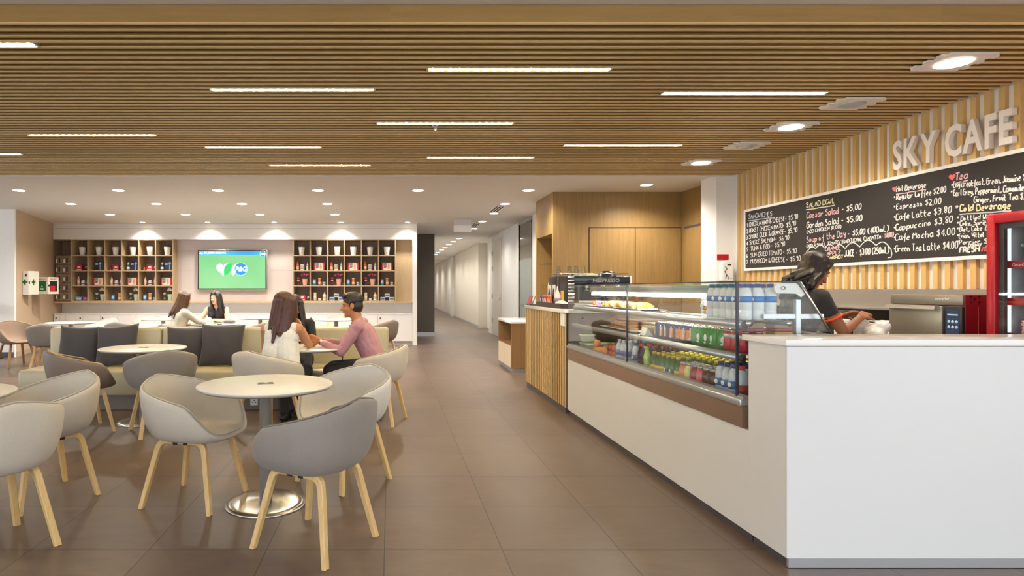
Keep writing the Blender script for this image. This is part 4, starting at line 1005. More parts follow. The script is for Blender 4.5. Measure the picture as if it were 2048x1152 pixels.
cols = [(5.17, ['wpurple']*4, 'farthest file'), (5.08, ['wpurple']*4, 'second file from the fruit'), (4.98, ['wpurple']*4, 'third file from the fruit'),
        (4.83, ['wblue']*5, 'file before the orange caps'), (4.72, ['cola']*5, 'orange capped file'), (4.615, ['lime', 'cola', 'cola', 'cola'], 'file behind the lime bottle'),
        (4.49, [G]*5, 'first file after lime'), (4.415, [G]*6, 'second file after lime'), (4.34, [G]*6, 'third file after lime'), (4.265, [G2]+[G]*5, 'fourth file after lime'), (4.19, [G2]+[G]*5, 'fifth file after lime'), (4.115, [G]*6, 'sixth file after lime'),
        (4.035, ['jar_peach', 'jar_peach']+[G]*4, 'file fronted by peach'), (3.96, ['jar_lemon', 'jar_lemon']+[G]*4, 'file fronted by yellow'), (3.885, ['jar_cherry', 'jar_lemon']+[G]*4, 'file fronted by dark red'), (3.81, ['jar_rose', 'jar_rose']+[G]*4, 'file fronted by pink'), (3.735, ['jar_tea', 'jar_tea', 'jar_rose']+[G]*3, 'file fronted by brown'), (3.66, ['jar_plum', 'jar_tea', 'jar_rose']+[G]*3, 'file fronted by plum'),
        (3.585, ['wblue']*3+[G]*3, 'first file after the jars'), (3.515, ['wblue']*3+[G]*3, 'second file after the jars'), (3.445, ['wblue']*3+[G]*3, 'third file after the jars'), (3.37, ['wred', 'wred', 'wblue', G, G], 'file next to the end glass')]
for c in cols: column(*c)
for i in range(7): 
    for j in range(2): put('orangina', 1.985+j*.072, 4.425-i*.0765, .9705, 'navy and orange can on the middle shelf, %s along, %s' % (ordinal(i), ('at the glass', 'second row')[j]), 'can', 'cans on the middle shelf', (-.5, .1, -.15, .25, .9, .6, .8)[i])
for i in range(5): 
    for j in range(2): put('greencan', 1.985+j*.072, 3.89-i*.0755, .9705, 'green can on the middle shelf, %s along, %s' % (ordinal(i), ('at the glass', 'second row')[j]), 'can', 'cans on the middle shelf', (1.2, 0, .1, -.1, .9)[i])
for i in range(3): 
    for j in range(2): put('redcan', 1.985+j*.072, 3.51-i*.074, .9705, 'red and silver can on the middle shelf, %s along, %s' % (ordinal(i), ('at the glass', 'second row')[j]), 'can', 'cans on the middle shelf')
# water pack on the top shelf
BW = [(0, 0), (.029, 0), (.032, .006), (.032, .05), (.030, .054), (.032, .058), (.032, .145), (.024, .172), (.014, .182), (.014, .188), (0, .188)]
drink('bigwater', plain('water_body_bright', '#f0f3f5', .1, var=.12, scale=60, trans=.1), M_NAVYC, BW, [(.0175, .180), (.0175, .2015), (0, .202)], [(.0326, .098), (.0326, .132)], plain('label_bright_blue', '#2f7fc8', .4), lambda t: MB().ell((-.031, .006, .115), (.004, .014, .013)).build('label_mark', M_PAPER, t))
for i in range(6):
    for j in range(3): put('bigwater', 1.985+j*.069, 3.70-i*.069, 1.1555, 'water bottle with navy cap on the top shelf, %s along, %s row from the glass' % (ordinal(i), ordinal(j)), 'bottle', 'water bottles on the top shelf', .15*((i*7+j*3) % 5-2))
# pastries, salads, fruit
M_CROI = plain('croissant_crust', '#c98f3e', .5, var=.35, scale=30, bump=.3, bscale=90); M_COOK = plain('cookie_dough', '#b07a4a', .7, var=.3, scale=40); M_CAKE = plain('olive_cake', '#5d4a1c', .6, var=.25, scale=20)
M_TRAYW = plain('white_melamine', '#e9e8e4', .3); M_LEAF = plain('salad_green', '#8fae6a', .6, var=.4, scale=45)
def tray(X0, X1, Y0, Y1, Z, label, m=M_TRAYW):
    b = MB(); b.box(X0, X1, Y0, Y1, Z, Z+.006); b.box(X0, X0+.006, Y0, Y1, Z, Z+.014); b.box(X1-.006, X1, Y0, Y1, Z, Z+.014); b.box(X0, X1, Y0, Y0+.006, Z, Z+.014); b.box(X0, X1, Y1-.006, Y1, Z, Z+.014)
    return tag(b.build('serving_tray', m), label, 'tray')
tray(1.985, 2.165, 4.84, 6.1, 1.1555, 'long white tray of croissants on the top shelf')
def croissant():
    b = MB(); n = 11
    for i in range(n):
        a = -1.25+2.5*i/(n-1); r = .010+.024*math.cos(a*.95); b.ell((.055*math.sin(a), .055*(1-math.cos(a))*-1+.02, r*.8), (.014+r*.25, r, r*.85), Matrix.Rotation(-a, 3, 'Z'), 10, 7)
    return b.build('croissant', M_CROI)
BUILD['croissant'] = croissant
for i in range(10): put('croissant', 2.03+.092*(i % 2), 5.52-.125*(i//2)-.02*(i % 2), 1.163, 'golden croissant on the long white tray, %s from the far end' % ordinal(i), 'pastry', 'croissants on the white tray', .4*((i*5) % 7-3))
def packet(c1, c2):
    def f():
        b = MB(); b.ell((0, 0, .024), (.02, .034, .024), None, 12, 8); o = b.build('snack_packet', cc(c1)); t = MB(); t.box(-.006, .006, -.044, -.03, .012, .036); t.box(-.006, .006, .03, .044, .012, .036); t.build('twist_end', cc(c2), o); return o
    return f
for i, (c1, c2) in enumerate((('#b83a3a', '#d8c04a'), ('#c8622e', '#8a3f8a'), ('#7f5fb0', '#d9d0e0'), ('#5a2f28', '#c9a03a'))): BUILD['pk%d' % i] = packet(c1, c2)
for i in range(6):
    put('pk%d' % (i % 4), 2.05, 6.04-i*.085, 1.163, '%s wrapped sweet on the long white tray, %s from the far glass end' % (('red', 'orange', 'violet', 'brown')[i % 4], ordinal(i)), 'sweet', 'wrapped sweets on the white tray', .3*(i % 3-1))
tray(2.0, 2.30, 4.86, 5.72, .9705, 'white tray of cookies on the middle shelf')
BUILD['cookie'] = lambda: MB().lathe([(0, 0), (.04, 0), (.046, .008), (.040, .018), (0, .022)], n=18).build('cookie', M_COOK)
kk = 0
for lay in range(3):
    for i in range(6-lay):
        for j in range(2):
            put('cookie', 2.07+.10*j+.02*lay, 5.62-.10*i-.05*lay, .9775+.0222*lay, 'speckled cookie on the middle shelf tray, %s layer, %s along, %s' % (ordinal(lay), ordinal(i), ('at the glass', 'behind')[j]), 'cookie', 'cookies on the middle shelf tray')
b = MB(); b.box(1.99, 2.25, 4.50, 4.80, .9705, 1.05, .03); b.box(2.01, 2.23, 4.53, 4.77, 1.045, 1.066, .01); ck = tag(b.build('loaf_cake', M_CAKE), 'dark olive loaf cake on the middle shelf behind a price card', 'cake')
pc = MB(); pc.prism([(1.965, .9705), (2.03, .9705), (2.02, .985), (1.985, 1.032)], 4.535, 4.625, 'y')
pcard = tag(pc.build('price_holder', M_GREYP), 'white price card in a grey holder on the middle shelf', 'price card')
pcard.location = (-.035+.0, .02, 0)
MB().prism([(1.963, .975), (1.966, .975), (1.987, 1.033), (1.984, 1.034)], 4.535, 4.625, 'y').build('card', M_PAPER, pcard)
BUILD['salad'] = lambda: (lambda t: (MB().lathe([(0, 0), (.055, 0), (.075, .07), (.082, .072), (.082, .078), (.07, .078), (.06, .02), (0, .02)], n=28).build('bowl', plain('pale_green_tub', '#d2dcc4', .3), t), MB().ell((0, 0, .066), (.068, .068, .02)).build('leaves', M_LEAF, t), t)[2])(empty('salad_tub'))
for i, (x, y, z) in enumerate(((2.0, 6.10, .7055), (2.0, 6.10, .7855), (2.0, 5.92, .7055), (2.18, 6.05, .7055))):
    put('salad', x, y, z, ('pale green salad tub at the far end, lower of the stack', 'pale green salad tub at the far end, top of the stack', 'pale green salad tub beside the oranges', 'pale green salad tub behind the stack at the far end')[i], 'tub', 'salad tubs at the far end')
M_ORA = plain('orange_peel', '#df8a2c', .45, var=.08, bump=.2, bscale=200); M_APP = plain('apple_skin', '#a83c2a', .3, var=.3, scale=30)
rnd = random.Random(4)
for i in range(9):
    r = .038; y = 5.78-.082*(i % 4); x = 1.99+.085*((i//4) % 2); z = .7435+(.058 if i >= 8 else 0)
    o = MB().ell((0, 0, 0), (r, r, r*.96), None, 16, 10).build('orange', M_ORA); o.location = (x, y, z); tag(o, 'orange on the case deck, %s along the glass, %s' % (ordinal(i % 4), ('front row', 'second row', 'on top')[i//4]), 'fruit', 'oranges on the case deck')
for i in range(12):
    r = .036; y = 5.44-.078*(i % 3); x = 1.99+.078*((i//3) % 2); z = .7405+.060*(i//6)
    b = MB(); b.lathe([(0, -.028), (.016, -.033), (.032, -.012), (.035, .008), (.026, .028), (.010, .030), (0, .024)], n=16); o = b.build('apple', M_APP); o.location = (x, y, z+.0); tag(o, 'red apple by the water bottles, %s along, %s row, %s layer' % (ordinal(i % 3), ordinal((i//3) % 2), ordinal(i//6)), 'fruit', 'apples on the case deck')
    MB().tube([(0, 0, .024), (.003, 0, .04)], .0018, 5).build('stem', M_STEM, o)
# bag of coloured sweets on the top shelf, left of the water
t = thing('sweet_bag', 'clear bag of coloured sweets beside the water bottles', 'bag', (2.06, 3.87, 1.1555))
MB().ell((0, 0, .055), (.055, .06, .055)).build('film', M_PET, t)
rnd = random.Random(9)
for i, c in enumerate(('#b8342c', '#3f7a3c', '#d8b23a', '#c05a7a', '#2f3238', '#e0e0d4')):
    b = MB()
    for k in range(9): a = rnd.uniform(0, 6.28); q = rnd.uniform(.3, .85); h = rnd.uniform(.02, .09); s = math.sqrt(max(.05, 1-((h-.055)/.055)**2)); b.ell((.042*q*s*math.cos(a), .047*q*s*math.sin(a), h), (.011, .011, .011), None, 8, 6)
    o = b.build('sweets', cc(c), t); o['kind'] = 'stuff'
# sandwiches near the end glass
tr = tray(2.05, 2.35, 3.40, 3.64, .9705, 'white tray of wrapped sandwiches by the end glass')
M_BREAD = plain('pale_bread', '#dcb878', .7, var=.15, scale=20); M_HAM = plain('pink_filling', '#b8707a', .6, var=.35, scale=50)
for i, (x, y, z) in enumerate(((2.13, 3.47, .978), (2.26, 3.47, .978), (2.13, 3.57, .978), (2.26, 3.57, .978), (2.108, 3.50, 1.055), (2.27, 3.51, 1.055))):
    t = thing('sandwich', ('wrapped sandwich on the tray, near glass side, bottom', 'wrapped sandwich on the tray, staff side, bottom', 'wrapped sandwich on the tray, behind the near glass one', 'wrapped sandwich on the tray, behind the staff side one', 'wrapped sandwich lying on top, near glass side', 'wrapped sandwich lying on top, staff side')[i], 'sandwich', (x, y, z), .1*(i % 3-1), 'sandwiches by the end glass')
    MB().box(-.058, .058, -.042, .042, 0, .026, .008).build('bread', M_BREAD, t); MB().box(-.056, .056, -.044, .040, .026, .045, .006).build('filling', M_HAM, t); MB().box(-.058, .058, -.042, .042, .045, .074, .01).build('bread', M_BREAD, t)

# ------------------------------------------------------------------ slatted end counter
sc_ = thing('slatted_counter', 'coffee counter clad in vertical timber slats with white top', 'counter', (0, 0, 0))
MB().box(1.875, 2.9, 6.39, 8.27, .06, 1.068).build('carcass', plain('slat_backing', '#3a2716', .6), sc_)  # dark brown carcass colour paints the shade seen between the slats
b = MB(); y = 6.40
while y < 8.25: b.box(1.868, 1.875, y, y+.044, .06, 1.066); y += .088
b.build('slats', wood('counter_slat_oak', '#c8a466', '#dcbc84', .45, 'z', 1.0), sc_)
MB().box(1.85, 2.95, 6.385, 8.285, 1.068, 1.108, .003).build('worktop', M_GLOSSW, sc_)
MB().box(1.87, 2.85, 6.41, 8.22, 0, .06).build('plinth', M_KICK, sc_)
nt = tag(MB().box(1.858, 1.867, 6.405, 6.56, .93, 1.062).build('counter_notice', M_PAPER), 'white notice panel on the near end of the timber slats', 'sign')
# coffee machine
cm = thing('coffee_machine', 'wide black coffee machine on the slatted counter', 'coffee machine', (2.50, 7.35, 1.108))
W = .43
MB().box(-W, W, .0, .50, .0, .05, .008).build('base', M_STEEL, cm)
MB().box(-W, W, .12, .50, .05, .38, .01).build('body', plain('machine_dark', '#2a2322', .25), cm)
MB().box(-W+.14, W, -.01, .12, .285, .375, .008).build('front_band', plain('band_gloss_black', '#26303c', .08), cm)
MB().box(-W, -W+.14, -.01, .12, .05, .375, .008).build('side_tower', plain('tower_brown', '#33241f', .3), cm)
for k in range(8): MB().box(-W+.095, -W+.175, -.03, -.005, .06+k*.042, .085+k*.042, .006).build('cup_rack', M_CHROME, cm)
for k in (-.08, .12, .30):
    b = MB(); b.cyl((k, .05, .20), .035, .085, 16); b.box(k-.012, k+.012, -.09, .05, .21, .235, .006); b.build('brew_group', M_CHROME, cm)
MB().box(-.2, W-.02, -.02, .12, .05, .075, .004).build('drip_tray', M_STEEL, cm)
b = MB(); b.tube([(-W+.02, 0, .38), (-W+.02, 0, .41), (W-.02, 0, .41), (W-.02, 0, .38)], .006, 8); b.tube([(-W+.02, 0, .41), (-W+.02, .48, .41), (W-.02, .48, .41), (W-.02, 0, .41)], .006, 8); b.build('cup_rail', M_CHROME, cm)
text_obj('brand_text', 'NESPRESSO', M_GREYP, cm, (.14, -.0115, .305), (PI/2, 0, 0), .062, .001, 'CENTER', .001, 1.05)
MB().box(W, W+.03, 0, .3, .27, .38, .006).build('side_cap', M_WHITE, cm)
for i, x in enumerate((2.10, 2.235, 2.32, 2.41)):
    t = thing('glass_carafe', 'clear glass carafe on the coffee machine, %s from the left' % ordinal(i), 'carafe', (x, 7.5, 1.4885), 0, 'glass carafes on the coffee machine')
    MB().lathe([(0, 0), (.045, 0), (.047, .006), (.03, .075), (.024, .10), (.028, .125), (.0265, .125), (.0225, .10), (.028, .075), (.044, .01), (0, .006)], n=22).build('glass', glassy('carafe_glass', (.9, .92, .92), .02, 1.7), t)
t = thing('folded_cloth', 'folded cream cloths lying on the coffee machine', 'cloth', (2.37, 7.56, 1.4885)); MB().box(-.04, .22, -.09, .09, 0, .022, .01).build('cloth', cc('#e9e2cc'), t); MB().box(-.02, .16, -.07, .07, .022, .04, .01).build('cloth', cc('#efe8d4'), t)
t = tag(MB().lathe([(0, .07), (.05, .066), (.095, .04), (.10, .012), (.12, .006), (.12, 0), (0, 0)], n=28).build('black_hat', M_BLACK, None, (2.74, 7.58, 1.4885)), 'round black hat lying on the coffee machine', 'hat')
# dark octagonal tray and what lies on it
M_TRAYD = wood('dark_tray_wood', '#2b2019', '#3c2d24', .4, 'y', 1.0)
def octo(x0, x1, y0, y1, c): return [(x0+c, y0), (x1-c, y0), (x1, y0+c), (x1, y1-c), (x1-c, y1), (x0+c, y1), (x0, y1-c), (x0, y0+c)]
t = thing('condiment_tray', 'dark wooden octagonal tray of sachets on the white counter end', 'tray', (0, 0, 0))
MB().prism(octo(1.89, 2.04, 6.62, 7.80, .05), 1.108, 1.118, 'z').build('base', M_TRAYD, t)
b = MB(); o8 = octo(1.885, 2.045, 6.615, 7.805, .05); i8 = octo(1.90, 2.03, 6.63, 7.79, .045); vs = []; fs = []
for P in (o8, i8):
    for z in (1.109, 1.165): vs += [(x, y, z) for x, y in P]
for i in range(8):
    j = (i+1) % 8; fs += [(i, j, 8+j, 8+i), (16+i, 24+i, 24+j, 16+j), (8+i, 8+j, 24+j, 24+i)]
b.add(vs, fs, False); b.build('rim', M_TRAYD, t)
for i, (x, y, c, cn_) in enumerate(((1.95, 7.70, '#5a4a9c', 'violet'), (1.96, 7.62, '#7f7a90', 'grey'), (1.96, 7.52, '#d8452a', 'red'), (1.97, 7.43, '#e0522a', 'red orange'), (1.96, 7.33, '#e8702c', 'orange'), (2.005, 7.48, '#e0622a', 'back orange'))):
    b = MB(); b.box(-.012, .012, -.045, .045, 0, .13, .008); o = b.build('snack_sachet', cc(c), None, (x, y, 1.1185)); o.rotation_euler = (0, -.15, .1*(i % 3-1)); o.location.z = 1.1205
    MB().box(-.0135, -.0125, -.03, .03, .03, .09).build('print', cc('#f0e4d8'), o); tag(o, '%s snack sachet standing in the dark tray, %s from its far end' % (cn_, ordinal(i)), 'sachet', 'snack sachets in the dark tray')
for i, y in enumerate((7.62, 7.42)):
    t = thing('picture_card', ('white picture card with a dark drawing, farther of the pair', 'white picture card with a dark drawing, nearer of the pair')[i], 'card', (2.015, y, 1.1185), 0, 'picture cards on the counter end')
    MB().box(0, .006, -.07, .07, .0, .26).build('card', M_PAPER, t)
    b = MB(); b.ell((-.001, .0, .17), (.002, .035, .05)); b.ell((-.001, .02, .12), (.002, .03, .05)); b.ell((-.001, -.025, .14), (.002, .018, .05)); b.build('drawing', cc('#3a3742'), t)
    MB().box(-.002, 0, -.068, .068, .01, .075).build('violet_band', cc('#8f86a8'), t)
t = bottle('sauce_bottle', [(0, 0), (.034, 0), (.036, .006), (.036, .13), (.014, .19), (.012, .20), (0, .2)], cc('#f0eeea'), [(.014, .2), (.004, .245), (0, .245)], cc('#e6e4de'), [(.0365, .04), (.0365, .10)], cc('#8f8a96')); t.location = (1.98, 7.12, 1.1185); tag(t, 'white squeeze bottle standing in the dark tray', 'bottle')
t = thing('napkin_pile', 'loose white napkins in the dark tray', 'napkins', (1.955, 6.86, 1.1185)); 
for k in range(5): MB().ell((.012*(k % 2), -.09+.045*k, .03+.012*(k % 3)), (.05, .045, .026), None, 12, 8).build('napkin', M_PAPER, t)
t = MB().box(-.012, .012, -.03, .03, 0, .19, .008).build('coffee_bag', cc('#e0a02c'), None, (2.012, 7.03, 1.1185)); tag(t, 'tall yellow coffee bag behind the squeeze bottle', 'bag')
for i, (y, c, rz) in enumerate(((8.21, '#a83238', .35), (8.12, '#5f6a70', -.15))):
    t = thing('leaflet', ('red and white leaflet leaning at the far counter end', 'grey leaflet beside the red one at the counter end')[i], 'leaflet', (1.90+.03*i, y, 1.1085), rz, 'leaflets at the counter end')
    MB().prism([(-.02, 0), (.04, 0), (.045, .012), (-.012, .012)], -.05, .05, 'y').build('stand', M_BLACK, t)
    MB().prism([(-.015, .012), (-.009, .012), (.035, .125), (.029, .125)], -.04, .04, 'y').build('sheet', cc(c), t)
# low cabinet by the oak niche
lc = thing('low_cabinet', 'low cabinet with white top and open shelf beside the oak wall', 'cabinet', (0, 0, 0))
MB().box(1.91, 2.595, 9.53, 10.72, .775, .815, .003).build('worktop', M_GLOSSW, lc)
b = MB(); b.box(1.925, 2.595, 9.545, 9.575, .06, .775); b.box(1.925, 2.595, 10.68, 10.705, .06, .775); b.box(1.94, 2.595, 9.575, 10.68, .06, .42); b.box(2.57, 2.595, 9.575, 10.68, .42, .775); b.build('carcass', wood('cabinet_oak_dark', '#8a6a44', '#a07c52', .45, 'z', 1.2), lc)
for k in range(2): MB().box(1.92, 1.94, 9.58+k*.55, 10.12+k*.55, .07, .41).build('door', wood('pale_ash', '#d6c4a8', '#e2d3ba', .45, 'z', 1.0), lc)
MB().box(1.94, 2.58, 9.56, 10.69, 0, .06).build('plinth', M_ALU, lc)
t = thing('shelf_sign', 'white folded card on the niche shelf', 'card', (2.66, 9.95, 1.3925)); MB().prism([(-.02, 0), (.03, 0), (.006, .12), (.0, .12)], -.10, .10, 'y').build('card', M_PAPER, t)
b = MB(); [b.box(-.0135, -.0115, q-.008, q+.008, .03, .07) for q in (-.07, -.035, 0, .035, .07)]; b.build('printed_marks', cc('#b8b6b4'), t)
tag(MB().box(XC-.004, XC, 11.5, 11.68, 1.34, 1.44).build('wall_notice', plain('pale_notice', '#dcdad6', .6)), 'small pale notice on the white wall panel by the niche', 'notice')
# pier: soap dispenser and red notice
t = thing('soap_dispenser', 'white rounded soap dispenser on the white pier', 'dispenser', (4.535, YE, 1.43))
b = MB(); b.prism([(-.075, 0), (.075, 0), (.075, .24), (.055, .285), (-.03, .285), (-.075, .24)], -.11, 0, 'y'); b.build('body', M_WHITE, t, bevel=.012)
b = MB(); b.box(-.01, .04, -.114, -.11, .215, .23); b.tube([(-.035, -.112, .04), (-.02, -.112, .09), (-.045, -.112, .13), (-.015, -.112, .17), (-.04, -.112, .20)], .005, 6); b.tube([(-.02, -.112, .09), (.0, -.112, .06), (0, -.112, .03)], .004, 6); b.box(.03, .055, -.113, -.11, .04, .045); b.build('printed_sketch', M_BLACK, t)
MB().box(-.08, .08, -.10, -.0, -.02, 0).build('drip_foot', M_BLACK, t)
tag(MB().box(4.445, 4.60, YE-.008, YE, 1.722, 1.80).build('red_notice', M_RED), 'small red notice above the soap dispenser', 'sign')

# ------------------------------------------------------------------ back counter, oven, fridge
bc = thing('back_counter', 'steel topped back counter under the timber slat wall', 'counter', (0, 0, 0))
MB().box(4.08, XW-.04, 4.12, 7.6, .86, .90, .003).build('worktop', M_STEEL, bc); MB().box(4.12, XW-.04, 4.14, 7.58, .08, .86).build('carcass', M_BLACK, bc); MB().box(4.2, XW-.06, 4.2, 7.5, 0, .08).build('plinth', M_KICK, bc)
MB().box(4.55, XW-.037, 4.98, 7.58, 1.135, 1.15).build('steel_lip', M_STEEL, WALLR); MB().box(4.66, XW-.037, 4.98, 7.58, .90, 1.135).build('black_upstand', M_BLACK, WALLR)
ov = thing('speed_oven', 'steel fronted speed oven with red side panels on the back counter', 'oven', (4.10, 4.30, .90))
M_OVST = plain('oven_steel', '#9a948a', .36, .6, var=.04)
MB().box(.02, .55, 0, .62, .02, .385, .004).build('body', M_DKRED, ov)
MB().box(0, .022, 0, .62, .31, .385, .003).build('top_fascia', M_OVST, ov)
MB().box(-.012, .02, .15, .62, .02, .30, .004).build('door', M_OVST, ov)
b = MB(); b.prism([(-.05, .275), (-.012, .275), (-.012, .305), (-.045, .300)], .17, .62, 'y'); b.build('door_handle', M_STEEL, ov)
MB().box(-.004, .02, .0, .145, .02, .30, .003).build('control_panel', M_BLACK, ov)
MB().box(-.006, -.004, .02, .125, .05, .28).build('touch_screen', emit('oven_screen', '#1c2c42', .6), ov)
b = MB(); [b.cyl((-.007, y, z), .011, .002, 12, axis='x') for y in (.04, .07, .10) for z in (.19, .15)]; b.box(-.0075, -.006, .03, .11, .235, .245); b.build('screen_icon', emit('icon_grey', '#8fa0b4', .6), ov)
MB().box(-.0075, -.006, .05, .11, .06, .07).build('screen_button', emit('icon_red', '#b8483c', .6), ov)
text_obj('brand_text', 'merrychef', M_WHITE, ov, (-.0015, .16, .345), (PI/2, 0, -PI/2), .028, .0006, 'CENTER')
b = MB(); [b.box(.05+.03*i, .065+.03*i, -.002, 0, .33+.02*j, .34+.02*j) for i in range(3) for j in range(3) if (i+j) % 2 == 0]; b.build('side_vent', M_BLACK, ov)
b = MB(); [b.box(x, x+.004, -.002, 0, .03, .30) for x in (.11, .18)]; b.build('panel_joint', cc('#b5606a'), ov)
b = MB(); [b.cyl((x, y, 0), .015, .02, 10) for x in (.06, .5) for y in (.06, .56)]; b.build('foot', M_BLACK, ov)

fr = thing('drinks_fridge', 'red framed glass door drinks fridge at the right edge', 'fridge', (3.95, 3.36, 0))
MB().box(.60, .64, 0, .62, .1, 1.82).build('back', M_RED, fr)
b = MB(); b.box(.05, .60, .58, .62, .1, 1.82); b.box(.05, .60, 0, .04, .1, 1.82); b.box(.05, .60, .04, .58, 1.76, 1.82); b.box(.05, .60, .04, .58, .1, .16); b.build('cabinet', M_RED, fr)
MB().box(.57, .60, .04, .58, .16, 1.76).build('liner', plain('fridge_liner', '#c9ced0', .4), fr)
MB().box(.06, .57, .572, .58, .16, 1.76).build('side_liner', plain('fridge_liner', '#c9ced0', .4), fr)
MB().box(.05, .55, .04, .58, 0, .1).build('plinth', M_BLACK, fr)
b = MB(); b.box(0, .05, .565, .62, .1, 1.82, .006); b.box(0, .05, 0, .05, .1, 1.82, .006); b.box(0, .05, .05, .565, 1.755, 1.82, .006); b.box(0, .05, .05, .565, .1, .17, .006)
d = b.build('door_frame', M_RED, fr)
MB().box(.015, .025, .05, .565, .17, 1.755).build('door_pane', M_GLASS, d)
b = MB(); b.box(.03, .05, .53, .565, .17, 1.755); b.box(.03, .05, .05, .53, 1.72, 1.755); b.build('gasket', M_KICK, d)
for i, z in enumerate((1.475, 1.235, 1.01, .70, .40)):
    s = MB().box(.08, .56, .045, .57, z, z+.012).build('fridge_shelf', M_GREYP, fr)
    MB().box(.065, .08, .045, .57, z-.012, z+.035).build('shelf_strip', M_RED, s)
    if i == 0: text_obj('strip_text', 'Coca-Cola  Coca-Cola', M_WHITE, s, (.064, .52, z), (PI/2, 0, -PI/2), .026, .0004, 'LEFT', shear=.3)
MB().box(.07, .09, .545, .565, .2, 1.74).build('light_tube', emit('fridge_tube', '#dfe8f2', .8), fr)
drink('colabig', plain('cola_body', '#3c1d16', .12), plain('cap_cola_red', '#c01c2a', .4), [(0, 0), (.036, 0), (.04, .01), (.034, .06), (.04, .11), (.038, .16), (.016, .225), (.015, .24), (0, .24)], [(.018, .238), (.018, .262), (0, .263)], [(.0402, .10), (.0402, .15)], plain('label_cola', '#b81828', .4),
      lambda t: text_obj('brand_text', 'Coca-Cola', M_WHITE, t, (-.041, .0, .115), (PI/2, 0, -PI/2), .022, .0006, 'CENTER', .0005, 1, .3))
drink('colazero', plain('cola_body', '#3c1d16', .12), M_BLACK, [(0, 0), (.030, 0), (.033, .01), (.028, .05), (.033, .09), (.032, .12), (.014, .17), (.013, .18), (0, .18)], [(.016, .178), (.016, .198), (0, .199)], [(.0334, .03), (.0334, .09)], M_PAPER)
def cola_can_x(t): text_obj('brand_text', 'Coca-Cola', M_PAPER, t, (-.0336, -.008, .018), (R(90), R(-90), R(-90)), .02, .0006, 'LEFT', .0006, 1, .3)
soda('colacan', '#b3182a', cola_can_x)
for i in range(3):
    for j in range(2): put('colabig', 4.10+.09*j, 3.815-i*.10, 1.4875, 'large cola bottle on the top fridge shelf, %s from far, %s row' % (ordinal(i), ordinal(j)), 'bottle', 'cola bottles in the fridge')
for i in range(3):
    for j in range(2): put('colazero', 4.09+.08*j, 3.81-i*.085, 1.2475, 'white labelled bottle on the second fridge shelf, %s from far, %s row' % (ordinal(i), ordinal(j)), 'bottle', 'white label bottles in the fridge')
for i in range(4):
    for j in range(2): put('colacan', 4.075+.075*j, 3.835-i*.072, 1.0225, 'red cola can on the third fridge shelf, %s from far, %s row' % (ordinal(i), ordinal(j)), 'can', 'cola cans in the fridge')
# things on the back counter
t = thing('tray_stack', 'stack of dark trays on the back counter beside the oven', 'trays', (4.385, 5.2, .90))
for k in range(6): MB().box(-.12, .12, -.19, .19, k*.024, k*.024+.02, .004).build('tray', M_BLACK, t)
t = tag(MB().box(-.11, .11, -.18, .18, 0, .006).build('paper_sheets', M_PAPER, None, (4.385, 5.21, 1.0405)), 'white paper sheets on the dark tray stack', 'paper')
b = MB(); rnd = random.Random(3)
for k in range(9): b.ell((rnd.uniform(-.05, .05), rnd.uniform(-.08, .08), .03+rnd.uniform(0, .03)), (.045, .05, .032), Euler((rnd.random(), rnd.random(), 0)).to_matrix(), 10, 7)
tag(b.build('crumpled_cloth', M_PAPER, None, (4.165, 5.03, .90)), 'crumpled white cloth in front of the oven', 'cloth')
bk = thing('black_grinder', 'bulky black covered appliance on the back counter', 'appliance', (4.34, 5.75, .90)); MB().box(-.16, .16, -.2, .2, 0, .19, .06).build('cover', M_DARK, bk); MB().box(-.1, .1, -.14, .14, .17, .225, .04).build('lid', M_DARK, bk)
t = thing('serving_tongs', 'steel serving tongs leaning on the tray stack', 'tongs', (4.33, 5.05, 1.08)); b = MB(); b.sweep([(-.02, -.14, -.01), (-.01, 0, .03), (0, .12, .06)], .012, .004, (1, 0, 0)); b.build('arm', M_CHROME, t); b = MB(); b.sweep([(.02, -.14, -.012), (.012, 0, .03), (0.002, .12, .062)], .012, .004, (1, 0, 0)); b.build('arm', M_CHROME, t)
t.location.z = 1.062
t = thing('milk_pack', 'red and white carton by the tray stack', 'carton', (4.14, 5.50, .90)); MB().box(-.04, .04, -.05, .05, 0, .15, .004).build('carton', M_PAPER, t); MB().box(-.042, .0, -.052, .052, .07, .12).build('red_band', M_RED, t)
# SKY CAFE letters
t = thing('cafe_sign', 'raised white SKY CAFE letters on the timber slat wall', 'sign', (0, 0, 0))
M_LET = plain('white_letters', '#f2ebe2', .4, var=.01)
def letters(sx, y0, y1):
    out = []; u = 0
    for ch in 'SKY CAFE':
        if ch == ' ': u += .085; continue
        o = text_obj('letter_'+ch.lower(), ch, M_LET, None, (XW-.06, 0, 2.425), (PI/2, 0, -PI/2), .355, .020, 'LEFT', .010, sx)
        x0 = min(v.co.x for v in o.data.vertices)*sx; x1 = max(v.co.x for v in o.data.vertices)*sx
        o.location.y = -(u-x0); u += x1-x0+(.008 if ch in 'CY' else .022); o.parent = t; out.append(o)
    k = (y0-y1)/u
    for o in out: o.location.y = y0+o.location.y*k; o.scale.x *= k
letters(.70, 5.52, 4.44)
